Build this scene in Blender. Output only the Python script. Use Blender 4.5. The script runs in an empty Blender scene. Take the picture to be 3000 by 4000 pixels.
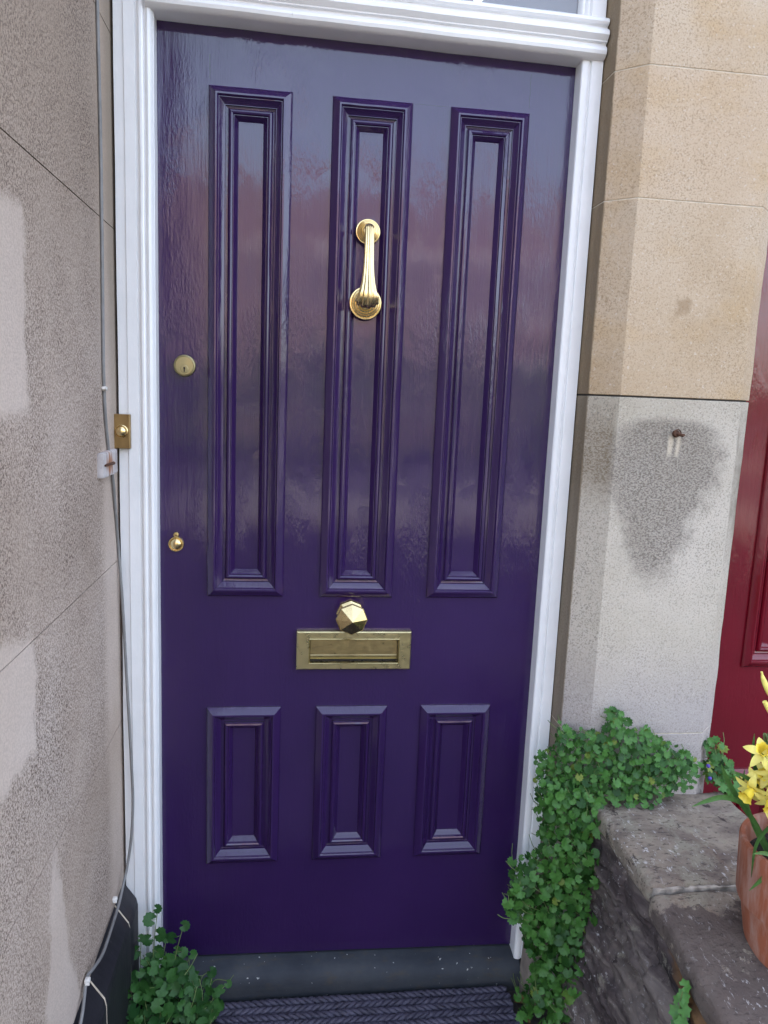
import bpy, math, random
from mathutils import Vector, Matrix, noise
random.seed(7)
R = math.radians
S = bpy.context.scene
COL = S.collection

# ------------------------------------------------------------------ camera
cd = bpy.data.cameras.new("camera")
cam = bpy.data.objects.new("camera", cd)
COL.objects.link(cam)
S.camera = cam
cd.sensor_fit = 'VERTICAL'
cd.sensor_height = 24.0
cd.sensor_width = 18.0
cd.lens = 24.0 * 2883.0 / 4000.0
cd.clip_start = 0.02
cd.clip_end = 400
_r = Vector((0.9922, -0.1175, 0.0406)); _d = Vector((0.0213, -0.1608, -0.9868)); _f = Vector((0.1225, 0.98, -0.157))
_m = Matrix((( _r.x, -_d.x, -_f.x), (_r.y, -_d.y, -_f.y), (_r.z, -_d.z, -_f.z)))
cam.matrix_world = Matrix.Translation((0.301, -1.7036, 1.4232)) @ _m.to_quaternion().to_matrix().to_4x4()

# ------------------------------------------------------------------ sky, sun, exposure
SUN_EL, SUN_ROT = R(47), R(22)
W = bpy.data.worlds.new("World")
S.world = W
W.use_nodes = True
wn = W.node_tree
for n_ in list(wn.nodes):
    wn.nodes.remove(n_)
sky = wn.nodes.new('ShaderNodeTexSky')
sky.sky_type = 'NISHITA'
sky.sun_disc = False
sky.sun_elevation = SUN_EL
sky.sun_rotation = SUN_ROT
sky.air_density = 1.0
sky.dust_density = 3.0
sky.ozone_density = 1.0
hs = wn.nodes.new('ShaderNodeHueSaturation')          # thin high cloud: a paler blue
hs.inputs['Saturation'].default_value = 0.66
bg = wn.nodes.new('ShaderNodeBackground')
bg.inputs['Strength'].default_value = 0.15
wo = wn.nodes.new('ShaderNodeOutputWorld')
wn.links.new(sky.outputs[0], hs.inputs['Color'])
wn.links.new(hs.outputs[0], bg.inputs['Color'])
wn.links.new(bg.outputs[0], wo.inputs['Surface'])
sd = bpy.data.lights.new("sun", 'SUN')
sd.energy = 3.5
sd.angle = R(0.6)
sd.color = (1.0, 0.93, 0.82)
sun = bpy.data.objects.new("sun", sd)
COL.objects.link(sun)
sdir = Vector((math.sin(SUN_ROT) * math.cos(SUN_EL), math.cos(SUN_ROT) * math.cos(SUN_EL), math.sin(SUN_EL)))
sun.rotation_euler = sdir.to_track_quat('Z', 'Y').to_euler()
sun.location = (0, 4, 12)
S.view_settings.view_transform = 'Standard'
S.view_settings.look = 'None'
S.view_settings.gamma = 1
S.view_settings.exposure = 2.85

# ------------------------------------------------------------------ node helpers
def newmat(name):
    m = bpy.data.materials.new(name)
    m.use_nodes = True
    nt = m.node_tree
    b = nt.nodes['Principled BSDF']
    return m, nt, b

def nd(nt, typ, ins=None, **at):
    n = nt.nodes.new('ShaderNode' + typ)
    for k, v in at.items():
        setattr(n, k, v)
    for k, v in (ins or {}).items():
        s = n.inputs[k]
        if hasattr(v, 'is_output'):
            nt.links.new(v, s)
        else:
            s.default_value = v
    return n

def coords(nt, scale=(1, 1, 1), rot=(0, 0, 0), loc=(0, 0, 0)):
    t = nd(nt, 'TexCoord')
    return nd(nt, 'Mapping', {'Vector': t.outputs['Object'], 'Scale': scale, 'Rotation': rot, 'Location': loc}).outputs[0]

def noi(nt, vec, scale, detail=3.0, rough=0.55, dist=0.0):
    return nd(nt, 'TexNoise', {'Vector': vec, 'Scale': scale, 'Detail': detail, 'Roughness': rough, 'Distortion': dist}).outputs[0]

def ramp(nt, fac, stops, interp='LINEAR'):
    n = nd(nt, 'ValToRGB', {'Fac': fac})
    cr = n.color_ramp
    cr.interpolation = interp
    while len(cr.elements) < len(stops):
        cr.elements.new(0.5)
    for e, (p, c) in zip(cr.elements, stops):
        e.position = p
        e.color = (c, c, c, 1) if isinstance(c, (int, float)) else tuple(c) + (1,)
    return n.outputs[0]

def mix(nt, fac, a, b, blend='MIX'):
    n = nd(nt, 'Mix', data_type='RGBA', blend_type=blend)
    for idx, v in ((0, fac), (6, a), (7, b)):
        if hasattr(v, 'is_output'):
            nt.links.new(v, n.inputs[idx])
        else:
            n.inputs[idx].default_value = v if idx == 0 else tuple(v) + (1,)
    return n.outputs[2]

def mth(nt, op, a, b=0.0, c=None, clamp=False):
    n = nd(nt, 'Math', operation=op, use_clamp=clamp)
    for i, v in enumerate((a, b) if c is None else (a, b, c)):
        if hasattr(v, 'is_output'):
            nt.links.new(v, n.inputs[i])
        else:
            n.inputs[i].default_value = v
    return n.outputs[0]

def smooth(nt, v, lo, hi):
    return nd(nt, 'MapRange', {'Value': v, 'From Min': lo, 'From Max': hi}, interpolation_type='SMOOTHSTEP').outputs[0]

def boxmask(nt, sep, ax, lo, hi, soft, warp=None):
    v = sep.outputs[ax]
    if warp is not None:
        v = mth(nt, 'ADD', v, warp)
    a = smooth(nt, v, lo - soft, lo + soft)
    b = smooth(nt, v, hi + soft, hi - soft)
    return mth(nt, 'MULTIPLY', a, b)

def bump(nt, b, h, strength=0.3, dist=0.002, prev=None):
    ins = {'Height': h, 'Strength': strength, 'Distance': dist}
    if prev is not None:
        ins['Normal'] = prev
    n = nd(nt, 'Bump', ins)
    nt.links.new(n.outputs[0], b.inputs['Normal'])
    return n.outputs[0]

def simple(name, col, rough=0.6, metal=0.0, var=0.15, scale=30, bmp=0.1, spec=0.5, bdist=0.001, bscale=None, stretch=(1, 1, 1)):
    m, nt, b = newmat(name)
    v = coords(nt, stretch)
    n = noi(nt, v, scale, 4)
    dark = tuple(c * (1 - var) for c in col)
    lite = tuple(min(1, c * (1 + var)) for c in col)
    nt.links.new(ramp(nt, n, [(0.3, dark), (0.7, lite)]), b.inputs['Base Color'])
    b.inputs['Roughness'].default_value = rough
    b.inputs['Metallic'].default_value = metal
    b.inputs['Specular IOR Level'].default_value = spec
    if bmp:
        bump(nt, b, noi(nt, v, bscale or scale * 4, 3), bmp, bdist)
    return m

# ------------------------------------------------------------------ materials
def gloss_paint(name, dark, lite, wear=None, cracks=()):
    m, nt, b = newmat(name)
    v = coords(nt, (1, 1, 1))
    n = noi(nt, v, 3.0, 3)
    c = ramp(nt, n, [(0.3, dark), (0.7, lite)])
    # fine dry brush streaks that let an older, browner coat through
    vs = coords(nt, (150, 60, 9))
    st = noi(nt, vs, 1.0, 4, 0.6)
    c = mix(nt, ramp(nt, st, [(0.62, 0.0), (0.8, 0.35)]), c, wear or lite)
    # hairline splits at the joints of the boards
    sep = nd(nt, 'SeparateXYZ', {'Vector': v})
    wob = mth(nt, 'MULTIPLY', mth(nt, 'SUBTRACT', noi(nt, v, 60, 3), 0.5), 0.004)
    for (xa, xb, za, zb) in cracks:
        k = mth(nt, 'MULTIPLY', boxmask(nt, sep, 0, xa, xb, 0.0006, wob), boxmask(nt, sep, 2, za, zb, 0.0006, wob))
        c = mix(nt, mth(nt, 'MULTIPLY', k, 0.75), c, (0.006, 0.003, 0.012))
    nt.links.new(c, b.inputs['Base Color'])
    nt.links.new(ramp(nt, st, [(0.35, 0.035), (0.75, 0.10)]), b.inputs['Roughness'])
    b.inputs['IOR'].default_value = 1.52
    b.inputs['Coat Weight'].default_value = 0.28
    b.inputs['Coat Roughness'].default_value = 0.025
    b.inputs['Coat IOR'].default_value = 1.5
    # brush marks (vertical), orange peel and a slow waviness of the boards
    g = noi(nt, coords(nt, (130, 40, 10)), 1.0, 5, 0.65)
    p = noi(nt, coords(nt, (1, 1, 0.32)), 190.0, 3, 0.6)
    patch = ramp(nt, noi(nt, coords(nt, (1, 1, 0.6)), 9.0, 2), [(0.48, 0.04), (0.66, 1.0)])
    pm = mth(nt, 'MULTIPLY', p, patch)
    w = noi(nt, coords(nt, (7, 3, 1.6)), 1.0, 2)
    n1 = nd(nt, 'Bump', {'Height': w, 'Strength': 0.45, 'Distance': 0.006}).outputs[0]
    n2 = nd(nt, 'Bump', {'Height': g, 'Strength': 0.45, 'Distance': 0.0011, 'Normal': n1}).outputs[0]
    n3 = nd(nt, 'Bump', {'Height': pm, 'Strength': 0.75, 'Distance': 0.0015, 'Normal': n2}).outputs[0]
    nt.links.new(n3, b.inputs['Normal'])
    nt.links.new(n3, b.inputs['Coat Normal'])
    return m

M_PURPLE = gloss_paint("purple_gloss_paint", (0.0250, 0.0098, 0.058), (0.0320, 0.0125, 0.071), (0.055, 0.03, 0.09),
    [(0.108, 0.1105, 2.062, 2.110), (0.545, 0.618, 2.0475, 2.0488), (0.799, 0.8005, 2.06, 2.13)])
M_RED = gloss_paint("red_gloss_paint", (0.125, 0.003, 0.009), (0.15, 0.0045, 0.014), (0.24, 0.03, 0.03))

def white_paint():
    m, nt, b = newmat("white_gloss_paint")
    v = coords(nt)
    n = noi(nt, v, 14, 4)
    c = ramp(nt, n, [(0.3, (0.79, 0.79, 0.785)), (0.7, (0.85, 0.845, 0.84))])
    # grime in thin cracks that run up the wood
    cr = noi(nt, coords(nt, (160, 160, 5)), 1.0, 4, 0.7)
    c = mix(nt, ramp(nt, cr, [(0.68, 0.0), (0.78, 0.6)]), c, (0.42, 0.38, 0.34))
    nt.links.new(c, b.inputs['Base Color'])
    b.inputs['Roughness'].default_value = 0.28
    b1 = nd(nt, 'Bump', {'Height': noi(nt, coords(nt, (60, 60, 12)), 1.0, 4, 0.6), 'Strength': 0.35, 'Distance': 0.0016}).outputs[0]
    b2 = nd(nt, 'Bump', {'Height': noi(nt, v, 120, 3), 'Strength': 0.25, 'Distance': 0.001, 'Normal': b1}).outputs[0]
    nt.links.new(b2, b.inputs['Normal'])
    return m
M_WHITE = white_paint()

def stone_wall_left():
    m, nt, b = newmat("pitted_grey_limestone")
    v = coords(nt)
    sep = nd(nt, 'SeparateXYZ', {'Vector': v})
    big = noi(nt, v, 2.3, 4)
    c = ramp(nt, big, [(0.3, (0.45, 0.355, 0.285)), (0.5, (0.55, 0.447, 0.375)), (0.75, (0.61, 0.515, 0.45))])
    # browner towards the top courses
    top = smooth(nt, mth(nt, 'ADD', sep.outputs[2], mth(nt, 'MULTIPLY', big, 0.5)), 1.55, 2.2)
    c = mix(nt, mth(nt, 'MULTIPLY', top, 0.75), c, (0.36, 0.28, 0.21))
    # smooth mortar repairs and tooled margins at the outer edge
    warp = mth(nt, 'MULTIPLY', mth(nt, 'SUBTRACT', noi(nt, v, 9, 5, 0.65), 0.5), 0.10)
    masks = []
    for (ylo, yhi, zlo, zhi) in ((-2, -0.575, 1.372, 1.66), (-2, -0.585, 0.86, 1.07)):
        masks.append(mth(nt, 'MULTIPLY', boxmask(nt, sep, 1, ylo, yhi, 0.012, warp), boxmask(nt, sep, 2, zlo, zhi, 0.015, warp)))
    # a tapering smear of render low down
    tw = mth(nt, 'MULTIPLY', mth(nt, 'SUBTRACT', 0.66, sep.outputs[2]), 0.28)
    dy = mth(nt, 'ABSOLUTE', mth(nt, 'ADD', mth(nt, 'ADD', sep.outputs[1], 0.52), warp))
    masks.append(smooth(nt, mth(nt, 'SUBTRACT', tw, dy), -0.012, 0.015))
    pm = masks[0]
    for k in masks[1:]:
        pm = mth(nt, 'MAXIMUM', pm, k)
    c = mix(nt, mth(nt, 'MULTIPLY', pm, 0.45), c, (0.60, 0.51, 0.45))
    marg = mth(nt, 'MULTIPLY', smooth(nt, mth(nt, 'ADD', sep.outputs[1], mth(nt, 'MULTIPLY', warp, 0.6)), -0.20, -0.13), 0.85)
    free = mth(nt, 'SUBTRACT', 1.0, mth(nt, 'MAXIMUM', pm, marg), clamp=True)
    # pits: short tooled dashes, mostly upright
    p1 = noi(nt, coords(nt, (1, 1.1, 0.8), (0.35, 0, 0)), 230, 3.0, 0.6, 0.1)
    pits = ramp(nt, p1, [(0.40, 1.0), (0.47, 0.0)])
    p2 = noi(nt, coords(nt, (1, 1.1, 0.9), (-0.3, 0, 0)), 330, 3.0, 0.6, 0.2)
    pits2 = ramp(nt, p2, [(0.40, 0.9), (0.47, 0.0)])
    pits = mth(nt, 'MAXIMUM', pits, pits2)
    dens = ramp(nt, noi(nt, v, 5, 3), [(0.3, 0.45), (0.65, 1.0)])
    pits = mth(nt, 'MULTIPLY', mth(nt, 'MULTIPLY', pits, dens), free)
    c = mix(nt, mth(nt, 'MULTIPLY', pits, 0.95), c, (0.115, 0.078, 0.060))
    g = noi(nt, v, 260, 3)
    c = mix(nt, ramp(nt, g, [(0.35, 0.22), (0.6, 0.0)]), c, (0.2, 0.16, 0.14))
    # dirt plus painted-in corner shade where the wall meets the frame
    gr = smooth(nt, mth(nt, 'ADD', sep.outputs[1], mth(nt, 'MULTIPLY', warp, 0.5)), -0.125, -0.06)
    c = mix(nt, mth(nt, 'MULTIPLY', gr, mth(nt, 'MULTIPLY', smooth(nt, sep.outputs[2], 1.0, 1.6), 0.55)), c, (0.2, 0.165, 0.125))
    nt.links.new(c, b.inputs['Base Color'])
    b.inputs['Roughness'].default_value = 0.9
    b.inputs['Specular IOR Level'].default_value = 0.2
    h = mth(nt, 'SUBTRACT', mth(nt, 'MULTIPLY', g, 0.4), pits)
    bump(nt, b, h, 0.55, 0.003)
    return m
M_LWALL = stone_wall_left()

def pier_stone():
    m, nt, b = newmat("bath_stone_ashlar")
    v = coords(nt)
    sep = nd(nt, 'SeparateXYZ', {'Vector': v})
    x, y, z = sep.outputs
    big = noi(nt, v, 3.1, 4)
    mid = noi(nt, v, 13, 4)
    tan_ = ramp(nt, big, [(0.3, (0.455, 0.335, 0.215)), (0.5, (0.515, 0.395, 0.275)), (0.72, (0.565, 0.46, 0.345))])
    gry = ramp(nt, big, [(0.3, (0.42, 0.365, 0.285)), (0.5, (0.50, 0.44, 0.36)), (0.72, (0.56, 0.495, 0.42))])
    gry = mix(nt, smooth(nt, mth(nt, 'ADD', z, mth(nt, 'MULTIPLY', mid, 0.1)), 0.98, 0.70), gry, (0.42, 0.37, 0.345))
    up = smooth(nt, z, 1.4395, 1.4425)
    c = mix(nt, up, gry, tan_)
    # block to block tone of the upper courses
    blk = boxmask(nt, sep, 2, 1.851, 2.108, 0.001)
    c = mix(nt, mth(nt, 'MULTIPLY', blk, 0.25), c, (0.58, 0.44, 0.32))
    # ochre weathering bands
    och = ramp(nt, noi(nt, coords(nt, (1, 1, 1.6)), 5.2, 4), [(0.52, 0.0), (0.7, 0.45)])
    c = mix(nt, mth(nt, 'MULTIPLY', och, up), c, (0.49, 0.33, 0.165))
    # grain: squiggly dark specks and pale flecks
    p1 = noi(nt, v, 250, 3, 0.6, 0.6)
    sp = ramp(nt, p1, [(0.39, 1.0), (0.49, 0.0)])
    dn = ramp(nt, noi(nt, v, 6, 2), [(0.3, 0.3), (0.7, 0.8)])
    c = mix(nt, mth(nt, 'MULTIPLY', mth(nt, 'MULTIPLY', sp, dn), 0.70), c, mix(nt, up, (0.12, 0.11, 0.095), (0.20, 0.125, 0.055)))
    p2 = noi(nt, coords(nt, loc=(3, 1, 2)), 190, 2, 0.5, 0.8)
    c = mix(nt, ramp(nt, p2, [(0.6, 0.0), (0.72, 0.4)]), c, (0.66, 0.60, 0.52))
    # soot stain below the hook: broad shoulders tapering to a point
    nz = mth(nt, 'SUBTRACT', noi(nt, v, 21, 7, 0.78), 0.5)
    t = mth(nt, 'DIVIDE', mth(nt, 'SUBTRACT', 1.405, mth(nt, 'ADD', z, mth(nt, 'MULTIPLY', nz, 0.03))), 0.40)
    cv = nd(nt, 'FloatCurve', {'Value': t})
    pts = [(0.0, 0.0), (0.05, 0.60), (0.17, 0.95), (0.30, 0.98), (0.45, 0.82), (0.65, 0.55), (0.85, 0.34), (1.0, 0.15)]
    cu = cv.mapping.curves[0]
    for i, pq in enumerate(pts):
        if i < 2:
            cu.points[i].location = pq
        else:
            cu.points.new(*pq)
    cv.mapping.update()
    cx = mth(nt, 'ADD', 1.122, mth(nt, 'MULTIPLY', t, -0.012))
    u = mth(nt, 'DIVIDE', mth(nt, 'ABSOLUTE', mth(nt, 'SUBTRACT', x, cx)), 0.128)
    e = mth(nt, 'ADD', mth(nt, 'SUBTRACT', cv.outputs[0], u), mth(nt, 'MULTIPLY', nz, 1.1))
    st = smooth(nt, e, -0.34, 0.24)
    st = mth(nt, 'MULTIPLY', st, mth(nt, 'MULTIPLY', smooth(nt, t, 0.0, 0.06), smooth(nt, t, 1.05, 0.8)))
    # clean pale drips under the hook
    fork = mth(nt, 'MULTIPLY', boxmask(nt, sep, 2, 1.318, 1.358, 0.012, mth(nt, 'MULTIPLY', nz, 0.04)),
               mth(nt, 'MAXIMUM', boxmask(nt, sep, 0, 1.124, 1.134, 0.003, mth(nt, 'MULTIPLY', nz, 0.012)), boxmask(nt, sep, 0, 1.144, 1.151, 0.004, mth(nt, 'MULTIPLY', nz, 0.014))))
    st = mth(nt, 'SUBTRACT', st, fork, clamp=True)
    side = mth(nt, 'MULTIPLY', smooth(nt, mth(nt, 'ADD', x, mth(nt, 'MULTIPLY', nz, 0.02)), 1.003, 0.992), boxmask(nt, sep, 2, 1.23, 1.40, 0.05, mth(nt, 'MULTIPLY', nz, 0.12)))
    gl = noi(nt, coords(nt, (1, 1, 1.5)), 190, 3, 0.6, 0.5)
    glaze = ramp(nt, gl, [(0.40, 0.95), (0.56, 0.42)])
    c = mix(nt, mth(nt, 'MULTIPLY', st, glaze), c, (0.155, 0.13, 0.108))
    c = mix(nt, mth(nt, 'MULTIPLY', side, mth(nt, 'MULTIPLY', glaze, 0.85)), c, (0.17, 0.125, 0.075))
    c = mix(nt, mth(nt, 'MULTIPLY', fork, 0.45), c, (0.58, 0.47, 0.33))
    # dark brown over the reveal, dark blotches on the lower block's right-hand splay
    rv = smooth(nt, mth(nt, 'ADD', x, mth(nt, 'MULTIPLY', nz, 0.006)), 0.9515, 0.949)
    c = mix(nt, mth(nt, 'MULTIPLY', rv, 0.75), c, (0.17, 0.125, 0.075))
    low = mth(nt, 'MULTIPLY', rv, smooth(nt, z, 1.43, 1.44))
    rs = mth(nt, 'MULTIPLY', smooth(nt, x, 1.287, 1.296), boxmask(nt, sep, 2, 1.10, 1.41, 0.07, mth(nt, 'MULTIPLY', nz, 0.2)))
    c = mix(nt, mth(nt, 'MULTIPLY', rs, ramp(nt, mid, [(0.4, 0.2), (0.6, 0.75)])), c, (0.17, 0.145, 0.11))
    # chipped scars on the second course
    scar = mth(nt, 'MULTIPLY', boxmask(nt, sep, 2, 1.62, 1.65, 0.008, mth(nt, 'MULTIPLY', nz, 0.05)), boxmask(nt, sep, 0, 1.11, 1.14, 0.006, mth(nt, 'MULTIPLY', nz, 0.05)))
    c = mix(nt, mth(nt, 'MULTIPLY', scar, 0.5), c, (0.25, 0.16, 0.08))
    nt.links.new(c, b.inputs['Base Color'])
    b.inputs['Roughness'].default_value = 0.88
    b.inputs['Specular IOR Level'].default_value = 0.25
    h = mth(nt, 'ADD', mth(nt, 'MULTIPLY', sp, -0.8), mth(nt, 'MULTIPLY', gl, mth(nt, 'ADD', mth(nt, 'MULTIPLY', st, 1.6), 0.35)))
    h = mth(nt, 'SUBTRACT', h, scar)
    b1 = bump(nt, b, mid, 0.25, 0.004)
    bump(nt, b, h, 0.4, 0.0018, b1)
    return m
M_PIER = pier_stone()
M_MORTAR = simple("pale_lime_mortar", (0.55, 0.47, 0.36), 0.95, 0, 0.2, 60, 0.3)
M_DARKGAP = simple("dark_open_joint", (0.05, 0.045, 0.04), 0.95, 0, 0.3, 60, 0.3)  # joint coloured dark to carry the shadow in the crack

def brass(name, col, rough, tarn, tarn_col):
    m, nt, b = newmat(name)
    v = coords(nt)
    n = noi(nt, v, 14, 3, 0.5, 0.2)
    c = mix(nt, ramp(nt, n, [(0.35, 0.0), (0.7, tarn)]), col, tarn_col)
    nt.links.new(c, b.inputs['Base Color'])
    b.inputs['Metallic'].default_value = 1.0
    nt.links.new(ramp(nt, noi(nt, v, 60, 4), [(0.3, rough * 0.75), (0.7, rough * 1.4)]), b.inputs['Roughness'])
    bump(nt, b, noi(nt, v, 220, 3), 0.06, 0.0008)
    return m
M_BRASS = brass("polished_brass", (0.76, 0.60, 0.31), 0.22, 0.3, (0.48, 0.35, 0.15))
M_SATIN = brass("satin_brass", (0.56, 0.49, 0.27), 0.30, 0.35, (0.42, 0.37, 0.17))
M_OLDBRASS = brass("tarnished_brass", (0.42, 0.29, 0.13), 0.36, 0.9, (0.16, 0.10, 0.045))
M_STEEL = simple("rusty_iron", (0.10, 0.045, 0.025), 0.7, 0.3, 0.4, 120, 0.4)
M_BLACK = simple("black_void", (0.012, 0.010, 0.010), 0.8, 0, 0.2, 30, 0)

def black_plinth():
    m, nt, b = newmat("black_bitumen_paint")
    v = coords(nt)
    n = noi(nt, v, 9, 4)
    c = ramp(nt, n, [(0.3, (0.008, 0.008, 0.011)), (0.6, (0.018, 0.017, 0.022)), (0.8, (0.03, 0.018, 0.016))])
    s = noi(nt, v, 70, 4)
    c = mix(nt, ramp(nt, s, [(0.66, 0.0), (0.78, 0.4)]), c, (0.12, 0.11, 0.10))
    nt.links.new(c, b.inputs['Base Color'])
    b.inputs['Roughness'].default_value = 0.55
    bump(nt, b, s, 0.3, 0.002)
    return m
M_PLINTH = black_plinth()

def slate():
    m, nt, b = newmat("worn_slate_step")
    v = coords(nt)
    n = noi(nt, v, 7, 5, 0.6)
    c = ramp(nt, n, [(0.3, (0.026, 0.031, 0.040)), (0.55, (0.042, 0.048, 0.058)), (0.8, (0.066, 0.07, 0.075))])
    n2 = noi(nt, coords(nt, (1, 2, 2)), 22, 5, 0.65)
    c = mix(nt, ramp(nt, n2, [(0.55, 0.0), (0.75, 0.6)]), c, (0.075, 0.062, 0.045))
    sp = noi(nt, v, 85, 2, 0.5)
    c = mix(nt, ramp(nt, sp, [(0.72, 0.0), (0.735, 0.9)]), c, (0.42, 0.42, 0.40))
    nt.links.new(c, b.inputs['Base Color'])
    b.inputs['Roughness'].default_value = 0.8
    b.inputs['Specular IOR Level'].default_value = 0.25
    bump(nt, b, n2, 0.35, 0.004)
    return m
M_SLATE = slate()

def rubble_mat(name, top):
    m, nt, b = newmat(name)
    v = coords(nt)
    vy = coords(nt, (1, 0.36, 2.0) if not top else (0.8, 1.1, 1.0))
    n = noi(nt, vy, 7, 5, 0.62, 0.8)
    if top:
        c = ramp(nt, n, [(0.28, (0.11, 0.08, 0.068)), (0.44, (0.175, 0.137, 0.112)), (0.56, (0.27, 0.22, 0.17)), (0.74, (0.19, 0.148, 0.128))])
    else:
        c = ramp(nt, n, [(0.28, (0.022, 0.016, 0.017)), (0.44, (0.075, 0.056, 0.054)), (0.57, (0.155, 0.125, 0.11)), (0.75, (0.085, 0.068, 0.07))])
    r = noi(nt, coords(nt, (1, 0.3, 1.2), loc=(4, 2, 1)), 6.5, 4, 0.6, 0.5)
    c = mix(nt, ramp(nt, r, [(0.58, 0.0), (0.68, 0.2 if top else 0.85)]), c, (0.23, 0.115, 0.04))
    # lichen: grey-green plates with sharp, ragged edges
    l = noi(nt, coords(nt, (1, 0.8, 1), loc=(1, 5, 2)), 13, 8, 0.75, 0.2)
    c = mix(nt, ramp(nt, l, [(0.52, 0.0), (0.60, 0.62)] if top else [(0.60, 0.0), (0.64, 0.5)]), c, (0.27, 0.245, 0.185))
    d = noi(nt, coords(nt, (1.0, 0.55, 1), loc=(7, 1, 3)), 30, 5, 0.7, 0.3)
    c = mix(nt, ramp(nt, d, [(0.34, 0.85), (0.39, 0.0)]), c, (0.035, 0.024, 0.024))
    if top:
        sep = nd(nt, 'SeparateXYZ', {'Vector': v})
        ed = noi(nt, coords(nt, loc=(5, 5, 5)), 9, 8, 0.7)
        q = mth(nt, 'ADD', mth(nt, 'MULTIPLY', sep.outputs[1], -1.0), mth(nt, 'MULTIPLY', mth(nt, 'SUBTRACT', ed, 0.5), 0.34))
        stain = mth(nt, 'MULTIPLY', smooth(nt, q, 0.508, 0.522), ramp(nt, noi(nt, v, 24, 6, 0.7), [(0.60, 0.9), (0.64, 0.12)]))
        c = mix(nt, stain, c, mix(nt, n, (0.055, 0.040, 0.036), (0.13, 0.098, 0.084)))
        fl = noi(nt, coords(nt, (0.55, 1.5, 1.2), (0, 0, 0.35)), 105, 4, 0.65)
        c = mix(nt, ramp(nt, fl, [(0.36, 0.75), (0.44, 0.0)]), c, (0.055, 0.04, 0.036))
    w = noi(nt, coords(nt, (1.4, 0.7, 1), (0, 0, 0.6), loc=(2, 2, 9)), 75, 6, 0.75, 0.2)
    reg = ramp(nt, noi(nt, v, 4.2, 2), [(0.42, 0.0), (0.62, 1.0)])
    c = mix(nt, mth(nt, 'MULTIPLY', ramp(nt, w, [(0.585, 0.0), (0.63, 0.95)]), reg), c, (0.55, 0.52, 0.50))
    nt.links.new(c, b.inputs['Base Color'])
    b.inputs['Roughness'].default_value = 0.85
    b.inputs['Specular IOR Level'].default_value = 0.3
    b1 = bump(nt, b, n, 0.7, 0.014)
    bump(nt, b, mth(nt, 'ADD', d, mth(nt, 'MULTIPLY', w, 0.6)), 0.8, 0.006, b1)
    return m
M_RUBBLE = rubble_mat("dark_rubble_stone", False)
M_COPING = rubble_mat("lichened_coping_stone", True)

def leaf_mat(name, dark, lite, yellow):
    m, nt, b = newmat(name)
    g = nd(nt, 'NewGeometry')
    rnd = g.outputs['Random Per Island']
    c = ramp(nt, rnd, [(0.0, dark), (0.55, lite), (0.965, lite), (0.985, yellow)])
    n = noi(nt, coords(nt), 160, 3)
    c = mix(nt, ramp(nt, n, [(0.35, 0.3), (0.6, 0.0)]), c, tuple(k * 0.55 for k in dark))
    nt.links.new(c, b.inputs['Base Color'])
    b.inputs['Roughness'].default_value = 0.5
    b.inputs['Specular IOR Level'].default_value = 0.35
    b.inputs['Subsurface Weight'].default_value = 0.0
    tr = nd(nt, 'BsdfTranslucent', {'Color': c})
    mx = nd(nt, 'MixShader', {0: 0.22, 1: b.outputs[0], 2: tr.outputs[0]})
    nt.links.new(mx.outputs[0], nt.nodes['Material Output'].inputs['Surface'])
    bump(nt, b, n, 0.3, 0.001)
    return m
M_LEAF = leaf_mat("bellflower_leaf", (0.019, 0.075, 0.013), (0.072, 0.20, 0.036), (0.20, 0.26, 0.04))
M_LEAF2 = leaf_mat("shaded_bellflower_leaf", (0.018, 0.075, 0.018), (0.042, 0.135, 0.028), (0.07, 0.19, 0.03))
M_STRAP = leaf_mat("daffodil_leaf", (0.035, 0.10, 0.025), (0.075, 0.18, 0.04), (0.10, 0.2, 0.05))
M_STEM = simple("plant_stem", (0.12, 0.17, 0.05), 0.6, 0, 0.3, 40, 0)
M_PETAL = simple("yellow_petal", (0.82, 0.70, 0.17), 0.55, 0, 0.12, 60, 0.1)
M_TRUMPET = simple("golden_trumpet", (0.80, 0.62, 0.06), 0.55, 0, 0.12, 60, 0.1)
M_VIOLET = simple("violet_petal", (0.09, 0.05, 0.35), 0.6, 0, 0.2, 60, 0)
M_SOIL = simple("potting_soil", (0.022, 0.015, 0.011), 0.95, 0, 0.5, 60, 0.8, bdist=0.01)
M_CABLE = simple("grey_cable_sheath", (0.20, 0.195, 0.19), 0.5, 0, 0.15, 50, 0.1)
M_CLIP = simple("white_plastic_clip", (0.66, 0.63, 0.58), 0.45, 0, 0.15, 50, 0.1)
M_DRYLEAF = simple("dry_leaf", (0.23, 0.12, 0.05), 0.8, 0, 0.4, 60, 0.2)

def terracotta():
    m, nt, b = newmat("terracotta")
    v = coords(nt)
    c = ramp(nt, noi(nt, v, 12, 4), [(0.3, (0.22, 0.060, 0.026)), (0.7, (0.30, 0.088, 0.040))])
    st = noi(nt, coords(nt, (9, 9, 1.6)), 4, 5, 0.65)
    c = mix(nt, ramp(nt, st, [(0.46, 0.0), (0.70, 0.6)]), c, (0.42, 0.31, 0.26))
    nt.links.new(c, b.inputs['Base Color'])
    b.inputs['Roughness'].default_value = 0.8
    bump(nt, b, noi(nt, v, 180, 3), 0.2, 0.001)
    return m
M_TERRA = terracotta()

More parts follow.
